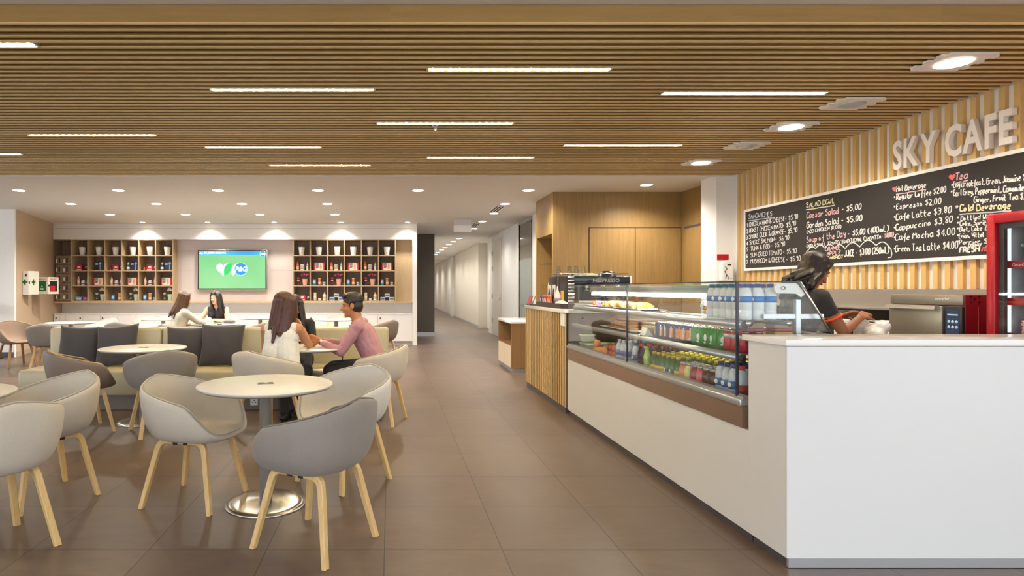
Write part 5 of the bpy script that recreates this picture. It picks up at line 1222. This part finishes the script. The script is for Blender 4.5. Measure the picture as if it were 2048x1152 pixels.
# ------------------------------------------------------------------ chalk menu board, hand lettered with single strokes
GL = {
'A': '02 29 42|15 35', 'B': '02 09 28 38 36 06|06 36 45 43 32 02', 'C': '48 39 19 08 03 12 32 43', 'D': '02 09 29 47 44 22 02', 'E': '39 09 02 32|06 26', 'F': '39 09 02|06 26', 'G': '48 29 08 03 12 32 44 46 26', 'H': '02 09|42 49|06 46', 'I': '12 19',
'J': '39 33 22 12 03', 'K': '02 09|39 05 42', 'L': '09 02 32', 'M': '02 09 25 49 42', 'N': '02 09 42 49', 'O': '29 08 03 22 43 48 29', 'P': '02 09 29 38 36 25 05', 'Q': '29 08 03 22 43 48 29|24 51', 'R': '02 09 29 38 36 25 05|25 42', 'S': '38 29 08 07 26 35 33 22 03', 'T': '09 49|29 22', 'U': '09 03 22 43 49', 'V': '09 22 49', 'W': '09 12 26 32 49', 'X': '09 42|49 02', 'Y': '09 26 49|26 22', 'Z': '09 49 02 42',
'a': '36 16 05 03 12 22 34|36 33 42', 'b': '09 02|05 16 35 33 22 02', 'c': '35 26 15 03 12 32', 'd': '39 32|35 16 04 03 12 33', 'e': '04 34 35 26 15 03 12 32', 'f': '39 28 22 20|05 35', 'g': '36 16 04 13 34|36 31 10', 'h': '09 02|05 26 35 32', 'i': '16 12|18 19', 'j': '26 21 10|28 29', 'k': '09 02|36 04 32', 'l': '19 13 22', 'm': '02 06|05 16 22|24 36 42', 'n': '02 06|05 16 35 32', 'o': '16 04 12 34 16', 'p': '06 00|05 26 35 33 12 03', 'q': '36 30|35 16 04 12 33', 'r': '02 06|04 26 35', 's': '35 16 15 33 22 03', 't': '19 13 22 32|06 36', 'u': '06 03 12 33|36 32', 'v': '06 12 36', 'w': '06 12 25 32 46', 'x': '06 32|36 02', 'y': '06 13 34|36 31 10', 'z': '06 36 02 32',
'0': '29 08 03 12 33 38 29', '1': '08 19 12', '2': '08 19 38 36 02 42', '3': '09 38 36 16|36 33 12 03', '4': '39 32|39 04 44', '5': '39 09 06 26 35 33 12 03', '6': '29 05 03 12 33 35 05', '7': '09 39 12', '8': '29 08 16 34 22 04 36 38 29', '9': '37 17 08 19 39 32', '$': '38 18 07 35 33 03|29 21', '&': '42 07 19 28 04 12 23 45', '-': '05 25', '.': '02 12', ',': '13 01', '/': '01 39', '(': '29 07 04 21', ')': '09 27 24 01', '*': '15 38|18 35|07 47', "'": '19 17', '+': '05 35|27 23'}
WID = {'I': 3.0, 'i': 2.6, 'l': 2.8, '.': 2.2, ',': 2.2, "'": 2, 'M': 5.4, 'W': 5.2, 'm': 5.2, 'w': 5.2, ' ': 2.6, '1': 2.8, '(': 3, ')': 3, 'J': 4.2}
M_CHALK = {c: plain('chalk_'+c, h, .9) for c, h in (('white', '#e8e6e0'), ('grey', '#b9bcc6'), ('pink', '#e2b6b6'), ('yellow', '#e2dab0'), ('red', '#d86a6e'))}
XBD = 4.645
mb = thing('menu_board', 'long black chalk menu board with white edge on the timber slat wall', 'menu board', (0, 0, 0))
YN, YF, ZB0, ZB1 = 4.02, 7.86, 1.595, 2.335
MB().box(XBD+.006, XBD+.022, YN, YF, ZB0, ZB1).build('board', plain('chalkboard', '#2b2624', .75, var=.12, scale=3), mb)
b = MB(); b.box(XBD, XBD+.022, YN, YF+.03, ZB1, ZB1+.03); b.box(XBD, XBD+.022, YN, YF+.03, ZB0-.03, ZB0); b.box(XBD, XBD+.022, YF, YF+.03, ZB0, ZB1); b.build('frame', M_WHITE, mb)
rj = random.Random(11)
def bp(px, py): Y = FPX*XBD/(px-VX); return Y, wz(py, Y)
def smooth(pts):
    if len(pts) < 3: return pts
    out = [pts[0]]
    for a, b in zip(pts, pts[1:]): out += [(a[0]*.75+b[0]*.25, a[1]*.75+b[1]*.25), (a[0]*.25+b[0]*.75, a[1]*.25+b[1]*.75)]
    out.append(pts[-1]); return out
def ribbon(b, pts, w):
    """flat chalk stroke lying on the board; pts = (Y, Z)"""
    n = len(pts); vs = []; fs = []
    for i, p in enumerate(pts):
        q = pts[min(i+1, n-1)]; o = pts[max(i-1, 0)]; ty, tz = q[0]-o[0], q[1]-o[1]; L = math.hypot(ty, tz) or 1; ny, nz = -tz/L, ty/L
        vs += [(XBD+.005, p[0]+ny*w, p[1]+nz*w), (XBD+.005, p[0]-ny*w, p[1]-nz*w)]
        vs += [(XBD+.0065, p[0]+ny*w, p[1]+nz*w), (XBD+.0065, p[0]-ny*w, p[1]-nz*w)]
    for i in range(n-1): k = 4*i; fs += [(k, k+1, k+5, k+4), (k, k+4, k+6, k+2), (k+1, k+3, k+7, k+5)]
    b.add(vs, fs, False)
def chalk(s, x0, y0, x1, y1, cap, col='white', lw=.0042, under=None):
    Ya, Za = bp(x0, y0); Yb, Zb = bp(x1, y1); L = Ya-Yb
    capm = cap*Ya/FPX; gh = capm/7.0
    tot = sum(WID.get(c, 4.6) for c in s); gw = L/tot; b = MB(); u = 0
    for c in s:
        if c in GL:
            jx, jy, sl = rj.uniform(-.25, .25), rj.uniform(-.4, .4), rj.uniform(-.02, .12)
            for st in GL[c].split('|'):
                pts = []
                for q in st.split():
                    gx, gy = int(q[0])+jx+rj.uniform(-.12, .12), int(q[1])-2+jy+rj.uniform(-.12, .12); d = (u+gx+.35+gy*sl)*gw
                    pts.append((Ya-d, Za+(Zb-Za)*d/L+gy*gh))
                if len(pts) == 2 and c == '.': pts[1] = (pts[0][0]-.008, pts[0][1])
                ribbon(b, smooth(pts), lw)
        u += WID.get(c, 4.6)
    if not under: 
        b.build('chalk_lettering', M_CHALK[col], mb)
    else:
        b.build('chalk_lettering', M_CHALK[col], mb); b = MB()
        ribbon(b, [(Ya-(L*k/6), Za+(Zb-Za)*k/6-.022+rj.uniform(-.003, .003)) for k in range(7)], lw); b.build('chalk_underline', M_CHALK[under], mb)
chalk('SANDWICHES', 1496, 438, 1544, 432, 9, 'grey', .0045, 'grey')
for i, (s, x0, y0, x1, y1) in enumerate((('CHICKEN HAM & CHEESE- $5.90', 1497, 454, 1596, 437), ('ROAST CHICKEN MAYO- $5.90', 1497, 466, 1592, 451), ('SMOKE DUCK & ORANGE- $5.90', 1497, 478, 1595, 464), ('SMOKE SALMON - $6.90', 1498, 490, 1578, 479), ('TUNA & EGG - $5.90', 1500, 502, 1570, 492), ('SUN-DRIED TOMATO - $5.90', 1500, 514.5, 1593, 506), ('MUSHROOM & CHEESE - $5.90', 1500, 527, 1601, 521.5))):
    chalk('%d' % (i+1), 1492, y0+1, 1495.5, y0+.5, 7.5); chalk(s, x0, y0, x1, y1, 8.6, 'white', .0032)
chalk('SALAD BOWL', 1611, 416, 1669, 406, 10, 'yellow', .005, 'yellow')
chalk('Caesar Salad', 1612, 437, 1677, 427, 12, 'pink', .0048); chalk('- $5.00', 1682, 424, 1722, 418.5, 11, 'white', .005)
chalk('Garden Salad', 1612, 457, 1678, 447, 12, 'white', .0048); chalk('- $5.00', 1681, 446, 1725, 441, 11, 'white', .005)
chalk('(ADD CHICKEN $1.00)', 1612, 467, 1682, 456, 6.5, 'white', .0034)
chalk('Soup of the Day', 1612, 485.5, 1691, 473, 12, 'pink', .0048); chalk('- $5.00 (400mL)', 1694, 473, 1777, 462, 11, 'white', .005)
chalk('(ADD A SMALL TOMATO/TRADITIONAL CIABATTA', 1612, 496, 1761, 477, 6.5, 'white', .0034); chalk('- $1.00)', 1762, 477, 1786, 473, 9, 'pink', .005)
chalk('ORANGE', 1649, 502, 1681, 499, 7.5, 'pink', .0046); chalk('APPLE', 1652, 511, 1682, 509, 7.5, 'pink', .0046); chalk('CARROT', 1652, 519, 1686, 516, 6, 'yellow', .0046)
chalk('JUICE - $3.00 (250mL)', 1687, 513.5, 1777, 505.5, 12, 'white', .005)
# cloud round the juice line
b = MB()
arcs = [(1608, 514, 1615, 501), (1615, 501, 1630, 497), (1630, 497, 1648, 496), (1648, 496, 1668, 496), (1668, 496, 1689, 497), (1689, 497, 1718, 494), (1718, 494, 1751, 491), (1751, 491, 1781, 499)]
for x0, y0, x1, y1 in arcs:
    pts = []
    for k in range(9):
        t = k/8; x = x0+(x1-x0)*t; y = y0+(y1-y0)*t-math.sin(PI*t)*(x1-x0)*.36; pts.append(bp(x, y))
    ribbon(b, pts, .0045)
ribbon(b, [bp(1781, 499), bp(1782.5, 508), bp(1781, 514.5), bp(1774, 515.5)], .0045); ribbon(b, [bp(1608, 514), bp(1607, 520), bp(1611, 525)], .0045)
b.build('chalk_cloud', M_CHALK['white'], mb)
def dot(px, py, col='white', r=.007):
    Y, Z = bp(px, py); b = MB(); ribbon(b, [(Y+r, Z), (Y-r, Z)], r); b.build('chalk_bullet', M_CHALK[col], mb)
def hrt(px, py, s):
    Y, Z = bp(px, py); MB().prism([(Y-x, Z+z) for x, z in heart(s)], XBD+.005, XBD+.0065, 'x').build('chalk_heart', M_CHALK['red'], mb)
hrt(1788, 378, .026); chalk('Hot Beverage', 1791, 384, 1851, 374, 11, 'white', .0046, 'pink')
for s, x0, y0, x1, y1, h in (('Regular Coffee $2.00', 1791, 400, 1892, 384.5, 11), ('Espresso $2.00', 1791, 419, 1882, 407, 11), ('Cafe Latte $3.80', 1790, 440, 1903, 424.5, 12), ('Cappuccino $3.80', 1790, 461, 1905, 445, 12), ('Cafe Mocha $4.00', 1789, 481, 1911, 469, 12.5), ('Green Tea Latte $4.00', 1789, 503.5, 1916, 497, 13)):
    chalk(s, x0, y0, x1, y1, h, 'white', .0040); dot(1788, y0-6)
hrt(1903, 354, .03); chalk('Tea', 1908, 361.5, 1935, 355, 14, 'pink', .005, 'pink')
for s, x0, y0, x1, y1, h in (('Eng Breakfast, Green, Jasmine $', 1905, 376, 2050, 360, 12), ('Earl Grey, Peppermint, Camomile,', 1905, 392, 2050, 381, 12), ('Ginger, Fruit Tea $3', 1946, 405.5, 2052, 398, 12)): chalk(s, x0, y0, x1, y1, h, 'white', .0038)
dot(1902, 383); dot(1903, 370)
chalk('*', 1908, 422, 1916, 421, 12); chalk('Cold Beverage', 1918, 423, 2021, 416, 13, 'yellow', .005, 'grey')
for s, x0, y0, x1, y1, h in (('Bottled Water', 1920, 441, 1997, 437, 9.5), ('Coke, Sprite', 1918, 451.5, 1978, 449, 9), ('Diet, Coke Zero', 1917, 463, 1990, 459, 9), ('Evian, Vittel', 1916, 476.5, 1966, 473.5, 9), ('Perrier, S', 1917, 489, 1974, 486.5, 9)):
    chalk(s, x0, y0, x1, y1, h, 'white', .0034); dot(1914.5, y0-6)
chalk('(250ml)', 1935, 493, 1960, 491.5, 5, 'white', .0036); chalk('FRESH', 1917, 505, 1957, 502.5, 10, 'white', .006); chalk('APPLE', 1961, 502.5, 2004, 500, 10, 'red', .006)
# ------------------------------------------------------------------ people
def skin_mat(name, c):
    m, n = newmat(name); v = n.coords(); col = srgb(c); f = n.noise(v, 14, 3)
    n.link(n.mix(f, tuple(x*.92 for x in col), tuple(min(1, x*1.06) for x in col)), n.b.inputs['Base Color']); setp(n, rough=.5, sss=.08); n.b.inputs['Subsurface Radius'].default_value = (.02, .008, .004); return m
def hair_mat(name, c1, c2):
    m, n = newmat(name); v = n.coords((60, 60, 3)); f = n.noise(v, 2.0, 3, .6); n.link(n.ramp(f, [(.3, c1), (.7, c2)]), n.b.inputs['Base Color']); n.bump(f, .5, .006); setp(n, rough=.38); return m
def cloth_mat(name, c, rough=.8, fold=.35):
    m, n = newmat(name); v = n.coords((1, 1, 1)); col = srgb(c); f = n.noise(v, 9, 3, .55); g = n.noise(v, 300, 2)
    n.link(n.mix(g, tuple(x*.95 for x in col), tuple(min(1, x*1.05) for x in col)), n.b.inputs['Base Color']); n.bump(f, fold, .05); setp(n, rough=rough, sheen=.1); return m
def solidify_union(b, name, mat, parent, voxel, it=4, fac=.5):
    """turns overlapping closed shapes into ONE continuous skin"""
    o = b.build(name+'_tmp', mat); o.location = (0, 0, 0)
    r = o.modifiers.new('r', 'REMESH'); r.mode = 'VOXEL'; r.voxel_size = voxel; r.use_smooth_shade = True
    s = o.modifiers.new('s', 'SMOOTH'); s.factor = fac; s.iterations = it
    bpy.context.view_layer.update()
    me = bpy.data.meshes.new_from_object(o.evaluated_get(bpy.context.evaluated_depsgraph_get())); bpy.data.objects.remove(o)
    me.name = name; me.materials.clear(); me.materials.append(mat)
    me.polygons.foreach_set('use_smooth', [True]*len(me.polygons))
    o = bpy.data.objects.new(name, me); COL.objects.link(o); o.parent = parent; CH.setdefault(parent.name, []).append(o); return o
def ik(S, H, l1, l2, pole):
    S, H, pole = Vector(S), Vector(H), Vector(pole); d = H-S; L = d.length
    if L > (l1+l2)*.985: H = S+d.normalized()*(l1+l2)*.985; d = H-S; L = d.length
    a = (l1*l1-l2*l2+L*L)/(2*L); h = math.sqrt(max(0, l1*l1-a*a)); u = d.normalized(); p = pole-u*pole.dot(u); p.normalize()
    return S+u*a+p*h, H
def hand(b, W, D, N, side, curl=.6, s=1.0):
    """palm from the wrist W along D, palm facing N; four fingers of their own length and a thumb from the palm's side"""
    D = Vector(D).normalized(); N = (Vector(N)-D*Vector(N).dot(D)).normalized(); X = D.cross(N)*side
    W = Vector(W)
    for k in (-.026, -.009, .009, .026): b.cap(W+X*k*.6*s, .014*s, W+D*.078*s+X*k*s, .0125*s, 8)
    for k, L in ((-.030, .060), (-.010, .074), (.010, .080), (.030, .070)):
        p = W+D*.084*s+X*k*s; c1 = curl*.55; c2 = curl*1.3
        d1 = (D*math.cos(c1)+N*math.sin(c1)).normalized(); d2 = (D*math.cos(c2)+N*math.sin(c2)).normalized()
        q = p+d1*L*.5*s; b.cap(p, .0095*s, q, .009*s, 8); b.cap(q, .009*s, q+d2*L*.5*s, .0075*s, 8)
    p = W+D*.025*s+X*.030*s; q = p+(D*.6+X*.75+N*.3).normalized()*.038*s; b.cap(p, .0125*s, q, .0105*s, 8); b.cap(q, .0105*s, q+(D*.9+X*.2+N*.4).normalized()*.03*s, .0085*s, 8)
def person(label, loc, F, P):
    """local frame: +Y the way the person faces, +X the person's right"""
    rz = math.atan2(-F[0], F[1]); t = thing('person', label, 'person', loc, rz)
    k = P.get('scale', 1.0); lean = R(P.get('lean', 10)); sit = P.get('sit', True); female = P.get('female', True)
    pz = P.get('seat', .445)+.095 if sit else .875*k
    pel = Vector((0, -.02, pz)); tv = Vector((P.get('side', 0), math.sin(lean), math.cos(lean))).normalized(); T = .475*k
    neck = pel+tv*T; sw = (.165 if female else .195)*k; fw = Vector((0, math.cos(lean), -math.sin(lean)))
    tw = R(P.get('twist', 0)); rx = Vector((math.cos(tw), math.sin(tw), 0))
    sh = {s: neck-tv*.045+rx*s*sw-fw*.01 for s in (1, -1)}
    hp = R(P.get('pitch', 10)); hy = R(P.get('yaw', 0)); hr = R(P.get('roll', 0))
    H = (Matrix.Rotation(-hy, 3, 'Z') @ Matrix.Rotation(-hp, 3, 'X') @ Matrix.Rotation(hr, 3, 'Y'))
    hc = neck+(tv*.06+Vector((0, .02, .085)))*1.0+H @ Vector((0, .012, .025))
    hs = P.get('head', 1.0)
    def h(x, y, z): return hc+H @ Vector((x, y, z))*hs
    arms = {}
    for s, key in ((1, 'rh'), (-1, 'lh')):
        tgt = Vector(P[key]); E, Wr = (Vector(P['elbow'][key]), tgt) if key in P.get('elbow', {}) else ik(sh[s], tgt, .285*k, .25*k, P.get('pole', {}).get(key, (s*.5, -.15, -1))); arms[s] = (E, Wr)
    # --- legs
    legs = {}
    for s in (1, -1):
        hip = pel+Vector((s*.085, .01, -.01))
        if sit: kn = Vector((s*P.get('knee', .12), .43*k, pz-.03)); an = Vector((s*P.get('knee', .12)*.9, P.get('foot', .42)*k, .075))
        else: kn = Vector((s*.09, .02, .47*k)); an = Vector((s*.09, -.02, .08))
        legs[s] = (hip, kn, an)
    def torso(b, g, top=True):
        b.cap(pel+Vector((-.075, 0, 0)), .105+g, pel+Vector((.075, 0, 0)), .105+g)
        wa = pel+tv*T*.42; ch = pel+tv*T*.72
        for s in (1, -1):
            b.cap(pel+Vector((s*.055, .01, .03)), .098+g, wa+rx*s*(.045 if female else .06), (.088 if female else .102)+g)
            b.cap(wa+rx*s*(.045 if female else .06), (.088 if female else .102)+g, ch+rx*s*(.06 if female else .08), (.097 if female else .108)+g)
            b.cap(ch+rx*s*.06, .095+g, neck-tv*.07+rx*s*.085, .062+g); b.cap(neck-tv*.03+rx*s*.03, .05+g, (sh[s]-tv*.005) if g == 0 or P.get('sleeve', 1) > .1 else sh[s]-rx*s*.035, .050+g*(.7 if P.get('sleeve', 1) < .1 else 1))
            if female: b.ell(ch+fw*.065+rx*s*.058-tv*.01, (.055+g, .05+g, .055+g))
    skin = P['skin']; b = MB(); torso(b, 0)
    b.cap(neck-tv*.03, .058, h(0, -.02, -.06), .050 if female else .058)
    b.ell(h(0, -.015, .03), (.074*hs, .094*hs, .087*hs), H, 20, 14); b.ell(h(0, .018, -.035), (.060*hs, .070*hs, .082*hs), H, 20, 14); b.ell(h(0, .035, -.083), (.044*hs, .046*hs, .034*hs), H); b.ell(h(0, .066, -.100), (.021*hs, .019*hs, .018*hs), H)
    b.cap(h(0, .084, .004), .010*hs, h(0, .106, -.030), .0135*hs, 10); b.ell(h(0, .094, -.036), (.020*hs, .013*hs, .010*hs), H)
    b.cap(h(-.036, .070, .020), .012*hs, h(.036, .070, .020), .012*hs, 10)
    for s in (1, -1): b.ell(h(s*.077, -.008, -.012), (.010, .021, .031), H, 12, 8); b.ell(h(s*.038, .062, -.030), (.022, .018, .020), H)
    for s in (1, -1):
        E, Wr = arms[s]; b.cap(sh[s], .050 if female else .056, E, .037 if female else .043); b.cap(E, .037 if female else .043, Wr, .024 if female else .028)
        d = Vector(P.get('hd', {}).get(s, (Wr-E).normalized())); hand(b, Wr+d.normalized()*.01, d, P.get('hn', {}).get(s, (-s*.5, 0, -1)), -s, P.get('curl', .6), .95 if female else 1.08)
        hip, kn, an = legs[s]; b.cap(hip, .085, kn, .056); b.cap(kn, .054, an, .036); b.cap(an+Vector((0, -.03, -.035)), .036, an+Vector((0, .13, -.045)), .028)
    solidify_union(b, 'body', skin, t, P.get('voxel', .008), 3)
    # --- face
    for s in (1, -1):
        e = MB(); e.ell(h(s*.031, .074, .002), (.0135*hs, .009*hs, .0075*hs), H, 12, 8); eo = e.build('eye', M_EYEW, t)
        MB().ell(h(s*.031, .0825, .001), (.0062*hs, .003*hs, .0064*hs), H, 10, 6).build('iris', M_DARK, eo)
    MB().ell(h(0, .088, -.064), (.023*hs, .0085*hs, .008*hs), H, 14, 8).build('lips', P.get('lip', M_LIP), t)
    # --- hair
    hm = P['hair']; b = MB()
    b.ell(h(0, -.026, .048), (.084*hs, .102*hs, .082*hs), H, 20, 14); b.ell(h(0, -.045, -.01), (.080*hs, .072*hs, .085*hs), H)
    if P.get('long'):
        rnd = random.Random(P.get('seed', 1)); Lh = P['long']; fl = Vector(P.get('flow', (0, -.25, -1))).normalized()
        for i in range(P.get('strands', 34)):
            a = R(rnd.uniform(-1, 1)*P.get('arc', 125)); p0 = h(.078*math.sin(a), -.012-.078*math.cos(a), rnd.uniform(.0, .06)); L = Lh*rnd.uniform(.75, 1.08)
            out = H @ Vector((math.sin(a), -math.cos(a), 0)); p1 = p0+out*.02+Vector((0, 0, -1))*.10; ch_ = P.get('curl_hair', 0)*1.6; p2 = p0+out*rnd.uniform(.0, .03)+fl*L+Vector((rnd.uniform(-.015, .015)+rnd.uniform(-ch_, ch_), rnd.uniform(-ch_, ch_), rnd.uniform(-ch_, ch_)))
            p1 = p1.lerp(p0.lerp(p2, .45), .5)
            q = P.get('vol', 1.0); b.cap(p0, .030*q, p1, .027*q, 8); b.cap(p1, .027*q, p2, P.get('tip', .010), 8)
        for s in (1, -1): b.cap(h(s*.035, .050, .088), .020, h(s*.076, .022, .03), .018, 8); b.cap(h(s*.076, .022, .03), .018, h(s*.078, -.01, -.05), .018, 8)
    else:
        b.cap(h(-.05, .05, .098), .024, h(.05, .05, .098), .024, 8); b.ell(h(0, .0, .088), (.07, .085, .045), H)
        for s in (1, -1): b.cap(h(s*.076, .015, .04), .012, h(s*.078, .018, -.01), .007, 8)
    ho = solidify_union(b, 'hair', hm, t, .0065, 2)
    b = MB()
    for s in (1, -1): b.cap(h(s*.016, .0805, .021), .0045, h(s*.048, .070, .023), .0035, 6)
    for q in (1,): b.build('eyebrows', hm, t)
    # --- clothes
    if P.get('top'):
        b = MB(); torso(b, .012); sl = P.get('sleeve', 1.0)
        for s in (1, -1):
            E, Wr = arms[s]; r0 = .050 if female else .056
            if sl < .1: continue
            b.cap(sh[s]+Vector((0, 0, -.0)), r0+.013, sh[s].lerp(E, min(1, max(.12, sl*2))), (.050 if sl < .9 else .047)+(.004 if not female else 0))
            if sl > .9: b.cap(E, .050 if not female else .047, E.lerp(Wr, .93), .036); b.ell(E.lerp(Wr, .2), (.05, .05, .05))
        if P.get('loose'):
            for s in (1, -1): b.cap(pel+tv*T*.6+rx*s*.05, .115, pel+Vector((s*.07, -.01, .02)), .135)
        if P.get('collar'): 
            n = 10
            for i in range(n): a0, a1 = 2*PI*i/n, 2*PI*(i+1)/n; c = lambda a: neck+tv*.005+rx*.055*math.cos(a)+fw*.055*math.sin(a)+tv*(.012 if math.sin(a) < 0 else 0); b.cap(c(a0), .017, c(a1), .017, 8)
        top = solidify_union(b, P.get('topname', 'shirt'), P['top'], t, P.get('voxel', .008), 3)
        if P.get('trim'):
            c = MB(); c.tube([neck-tv*.005+rx*.068*math.cos(a)+fw*.068*math.sin(a) for a in [2*PI*i/24 for i in range(24)]], .010, 8, True); c.build('collar_trim', P['trim'], top)
            for s in (1, -1):
                E, Wr = arms[s]; p = sh[s].lerp(E, min(1, sl*2)); d = (E-sh[s]).normalized(); X = d.orthogonal().normalized(); Yv = d.cross(X)
                c = MB(); c.tube([p+d*.045+X*.049*math.cos(a)+Yv*.049*math.sin(a) for a in [2*PI*i/24 for i in range(24)]], .010, 8, True); c.build('sleeve_trim', P['trim'], top)
    if P.get('bottom'):
        b = MB(); b.cap(pel+Vector((-.075, 0, -.015)), .117, pel+Vector((.075, 0, -.015)), .117)
        for s in (1, -1): hip, kn, an = legs[s]; b.cap(hip, .098, kn, .070); b.cap(kn, .068, an+Vector((0, 0, .03)), .052)
        solidify_union(b, 'trousers', P['bottom'], t, .010, 3)
    for s in (1, -1):
        hip, kn, an = legs[s]; b = MB(); b.cap(an+Vector((0, -.03, -.035)), .040, an+Vector((0, .14, -.045)), .030); b.build('shoe', P.get('shoe', M_BLACK), t)
    return t, dict(neck=neck, tv=tv, fw=fw, rx=rx, arms=arms, sh=sh, pel=pel, h=h)
M_EYEW = plain('eye_white', '#d8d2cc', .3); M_LIP = plain('lips', '#a8625a', .5)
SK_A = skin_mat('skin_warm', '#c48a62'); SK_B = skin_mat('skin_light', '#e0b090'); SK_C = skin_mat('skin_tan', '#b87c50'); SK_D = skin_mat('skin_brown', '#9a5f3c')
H_BROWN = hair_mat('hair_brown', '#2e1810', '#5a3220'); H_DARK = hair_mat('hair_dark', '#140e0c', '#2e211c'); H_LTB = hair_mat('hair_chestnut', '#33200f', '#6a4426')
C_WHITE = cloth_mat('blouse_white', '#dddbd5'); C_PINK = cloth_mat('shirt_pink', '#b5848c', .75, .5); C_CREAM = cloth_mat('blouse_cream', '#ddd6c6', .8, .5); C_BLACKT = cloth_mat('top_black', '#26262c'); C_TROU = cloth_mat('trousers_dark', '#25201f'); C_POLO = cloth_mat('polo_dark', '#2c2522')
C_OR = plain('trim_orange', '#e8541a', .7)

# woman in the white sleeveless top, back to us
person('woman in white sleeveless top with long brown hair, back to us at the table', (-1.03, 5.62, 0), (.16, .99),
       dict(scale=.965, lean=9, yaw=28, pitch=16, roll=8, head=1.06, vol=1.25, elbow={'rh': (.205, .235, .785)}, rh=(.10, .37, .93), lh=(-.12, .40, .79), pole={'rh': (.45, .25, -1), 'lh': (-.5, .0, -1)}, skin=SK_A, hair=H_BROWN, long=.36, flow=(-.10, -.22, -1), strands=44, tip=.016, top=C_WHITE, sleeve=.06, loose=True, topname='blouse', bottom=C_TROU, seat=.452, voxel=.007, hn={1: (-1, 0, 0), -1: (0, 0, -1)}))
# woman behind her on the bench
person('dark haired woman on the bench, mostly hidden behind the woman in white', (-1.06, 6.80, 0), (0, -1),
       dict(scale=.97, lean=20, yaw=-8, pitch=28, rh=(.10, .40, .79), lh=(-.10, .42, .79), skin=SK_B, hair=H_DARK, long=.34, flow=(-.10, .1, -1), seed=3, top=C_BLACKT, sleeve=.3, topname='top', bottom=C_TROU, seat=.447, knee=.08, foot=.36))
# man in the pink shirt
mt, M_ = person('man in pink shirt leaning on the round table, seen in profile', (-.145, 6.06, 0), (-1, .06),
       dict(female=False, scale=1.05, lean=25, yaw=-6, pitch=8, rh=(.0, .56, .805), lh=(-.10, .545, .80), pole={'rh': (.6, -.1, -1), 'lh': (-.35, .0, -1)}, skin=SK_C, hair=H_DARK, top=C_PINK, sleeve=1.0, collar=True, bottom=C_TROU, seat=.455, head=1.03, voxel=.0075, curl=.9,
            hd={1: (-.25, 1, .28), -1: (.35, 1, .30)}, hn={1: (-1, 0, -.2), -1: (1, 0, -.2)}))
E, Wr = M_['arms'][-1]; d = (Wr-E).normalized(); c = Wr-d*.012
X = d.orthogonal().normalized(); Yv = d.cross(X)
w = MB(); w.tube([c+X*.031*math.cos(a)+Yv*.031*math.sin(a) for a in [2*PI*i/20 for i in range(20)]], .006, 6, True); wo = w.build('wrist_watch', M_BLACK, mt)
MB().ell(c+Vector((-.026, 0, .016)), (.012, .017, .016), None, 14, 8).build('dial', M_PAPER, wo)
n_, tv_, fw_ = M_['neck'], M_['tv'], M_['fw']
p = [n_+Vector((-.05, .075, -.03)), n_+fw_*.125-tv_*.16+Vector((-.05, 0, 0)), n_+Vector((-.10, .13, -.30)), n_+Vector((-.12, .14, -.42))]
w = MB(); w.tube(p, .0045, 6); lo = w.build('lanyard', M_BLACK, mt)
w = MB(); q = p[-1]; w.box(q.x-.004, q.x+.004, q.y-.028, q.y+.028, q.z-.10, q.z); w.build('blue_badge', plain('badge_blue', '#2f86a8', .35), lo)
# two women behind the bench
person('woman in cream blouse with long chestnut hair, turned away, behind the bench', (-3.40, 9.52, 0), (.74, .67),
       dict(scale=.98, lean=14, yaw=0, pitch=8, rh=(.04, .53, .79), lh=(-.14, .50, .79), skin=SK_B, hair=H_LTB, long=.32, flow=(-.1, -.45, -1), seed=5, top=C_CREAM, sleeve=1.0, topname='blouse', bottom=C_TROU, seat=.452))
person('woman in black sleeveless top facing us across the table behind the bench', (-3.12, 10.86, 0), (.05, -1),
       dict(scale=1.0, lean=16, yaw=24, pitch=4, roll=4, rh=(.12, .40, .80), lh=(-.03, .44, .79), pole={'lh': (-1, .0, -.8), 'rh': (.8, .1, -1)}, skin=SK_B, hair=H_DARK, long=.34, flow=(-.18, .12, -1), seed=8, top=C_BLACKT, sleeve=.06, topname='top', bottom=C_TROU, seat=.452))
# server behind the counter
sv, S_ = person('server in dark polo with orange trim, bending over behind the counter', (2.925, 4.38, 0), (1, .02),
       dict(sit=False, scale=.985, lean=17, yaw=0, pitch=34, rh=(.10, .43, 1.12), lh=(-.12, .45, 1.12), pole={'rh': (.5, -.4, -1), 'lh': (-.5, -.4, -1)}, skin=SK_D, hair=H_DARK, long=.22, flow=(0, -.62, -1), seed=12, strands=70, tip=.012, arc=80, vol=.72, curl_hair=.03, top=C_POLO, sleeve=.21, trim=C_OR, collar=True, topname='polo_shirt', bottom=C_TROU, voxel=.0075, curl=1.0))
b = MB(); rnd = random.Random(2)
for i in range(12): b.ell((3.44+rnd.uniform(-.05, .06), 4.31+rnd.uniform(-.09, .08), 1.00+rnd.uniform(-.08, .07)), (.05, .055, .06), Euler((rnd.random(), rnd.random(), rnd.random())).to_matrix(), 10, 8)
bg = empty('plastic_bag', (0, 0, 0)); tag(bg, 'crumpled white plastic bag held by the server', 'bag'); solidify_union(b, 'film', plain('bag_film', '#e4ddd2', .3), bg, .010, 2)
# things on the women's table and the man's table
t = thing('handbag_pouch', 'small grey pouch on the table between the two women', 'pouch', (-2.74, 10.2, .7425)); MB().box(-.09, .09, -.05, .05, 0, .055, .02).build('pouch', cc('#5c5a5e'), t)
t = thing('mobile_phone', 'dark phone lying on the table between the two women', 'phone', (-2.83, 9.93, .7425), .3); MB().box(-.04, .04, -.075, .075, 0, .009, .003).build('case', M_BLACK, t)
